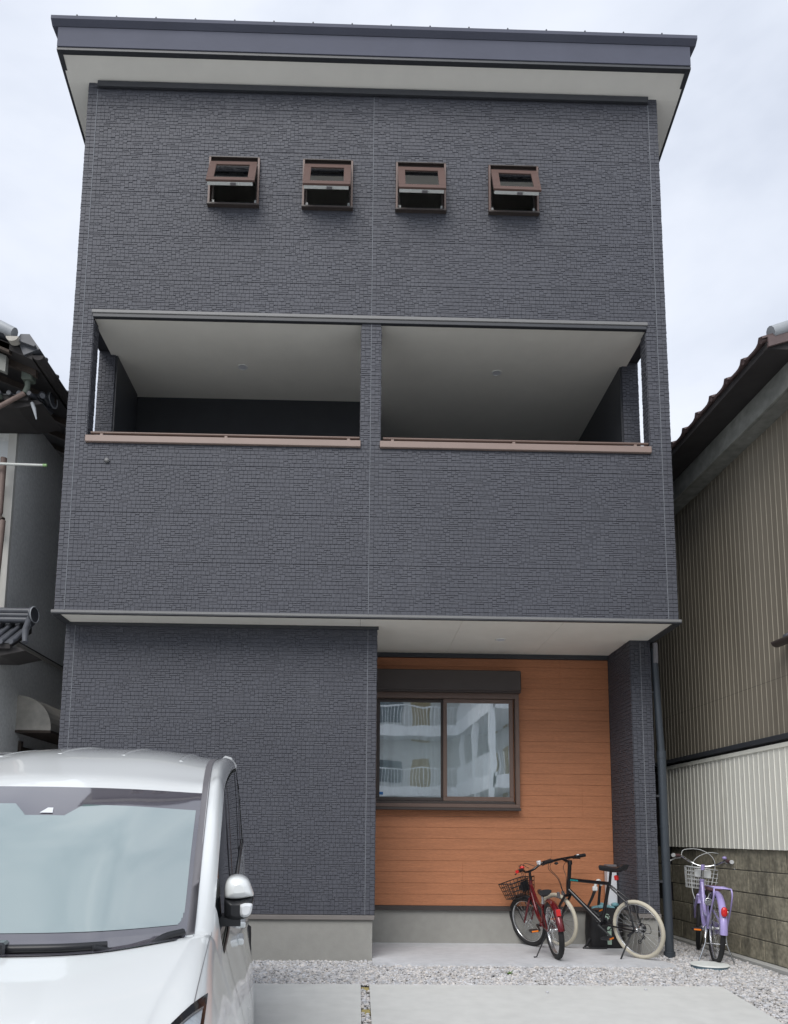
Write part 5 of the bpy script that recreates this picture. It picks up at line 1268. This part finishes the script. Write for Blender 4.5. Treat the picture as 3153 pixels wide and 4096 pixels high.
lk = MB().torus((.11, .045, R+.22), (1, 0, 0), .030, .007, 18, 6).box(.09, .13, .02, .07, R+.20, R+.235, .005); lk.build('ring_lock', 'alloy', lb, True)
MB().tube([(.09, .03, R+.03), (.05, .08, R+.0), (.0, .09, R-.09)], .012, 8).build('dynamo', 'chrome', lb, True)
place(lb, (3.165, 6.90, 0.012), math.radians(76), math.radians(-3))

# ------------------------------------------------------------------ things behind the black bicycle
bg_ = thing('bag', 'black fabric bag with pale green label and teal contents standing on the porch', 'bag', (2.44, 7.72, PZ))
b = MB(); rings = []
for i, (z, k) in enumerate(((0, .96), (.02, 1.0), (.12, 1.02), (.24, .99), (.33, .93), (.37, .86))):
    ring = []
    for j_ in range(24):
        a = 2*math.pi*j_/24; c_, s_ = math.cos(a), math.sin(a); q = .35
        w2_ = 1+.03*math.sin(5*a+z*20)*(z > .03)
        ring.append((2.44+.165*k*w2_*math.copysign(abs(c_)**q, c_), 7.72+.11*k*w2_*math.copysign(abs(s_)**q, s_), PZ+z+(.018*math.sin(3*a) if z > .35 else 0)))
    rings.append(ring)
b.ring_loft(rings, 0, True, True); b.build('bag_body', 'bag', bg_)
MB().box(2.435, 2.475, 7.598, 7.602, .075, .27).build('label', 'greenlabel', bg_)
MB().lathe((2.435, 7.60, .34), (0, -1, 0), [(0, .028), (.003, .028)], 14).build('round_sticker', 'greenlabel', bg_)
MB().prism([(2.335, 7.598, .29), (2.375, 7.598, .29), (2.375, 7.598, .335), (2.355, 7.598, .345), (2.335, 7.598, .325)], (0, .004, 0)).build('white_tag', 'paper', bg_)
MB().tube(spline([(2.30, 7.66, .15), (2.22, 7.60, .06), (2.20, 7.58, .043), (2.30, 7.57, .043), (2.42, 7.58, .043)], 6), .011, 8).build('strap', 'blackp', bg_)
b = MB(); rr = random.Random(4)
for k in range(9):
    b.ellipsoid((2.34+.028*k, 7.70+rr.uniform(-.05, .04), PZ+.385+rr.uniform(-.01, .03)), (.035, .04, .022), 7, 5)
b.sm = [False]*len(b.sm); tag(b.build('plastic_wrap', 'tealbag'), 'crumpled pale teal plastic wrap poking out of the black bag', 'plastic wrap')
pb = MB().box(2.50, 2.585, 7.74, 7.80, .43, .86, .008); pb.v = [(x, y, z) for x, y, z in pb.v]
wb_ = thing('white_box', 'tall narrow white box with a grey top standing behind the black bicycle', 'box', (2.55, 7.8, PZ))
MB().box(2.505, 2.600, 7.76, 7.86, PZ, .80, .006).build('box_body', 'paper', wb_); MB().box(2.500, 2.604, 7.755, 7.865, .801, .835, .006).build('box_top', 'mould', wb_)
MB().box(2.560, 2.590, 7.750, 7.755, .06, .18).build('red_print', 'red_bright', wb_)
fp = thing('floor_pump', 'floor pump with white handle leaning behind the black bicycle', 'pump', (2.35, 7.75, PZ))
MB().tube(spline([(2.320, 7.58, .625), (2.338, 7.58, .675), (2.370, 7.60, .685), (2.395, 7.62, .64)], 6), .014, 10).box(2.295, 2.345, 7.565, 7.60, .585, .630, .008).build('handle', 'whitewire', fp)
MB().tube([(2.318, 7.585, .588), (2.295, 7.60, .52), (2.250, 7.65, .40)], [.016, .013, .010], 10).build('hose', 'blackp', fp)
MB().tube([(2.39, 7.64, .64), (2.385, 7.70, .42), (2.38, 7.84, .06)], .013, 10).build('shaft', 'blackp', fp)
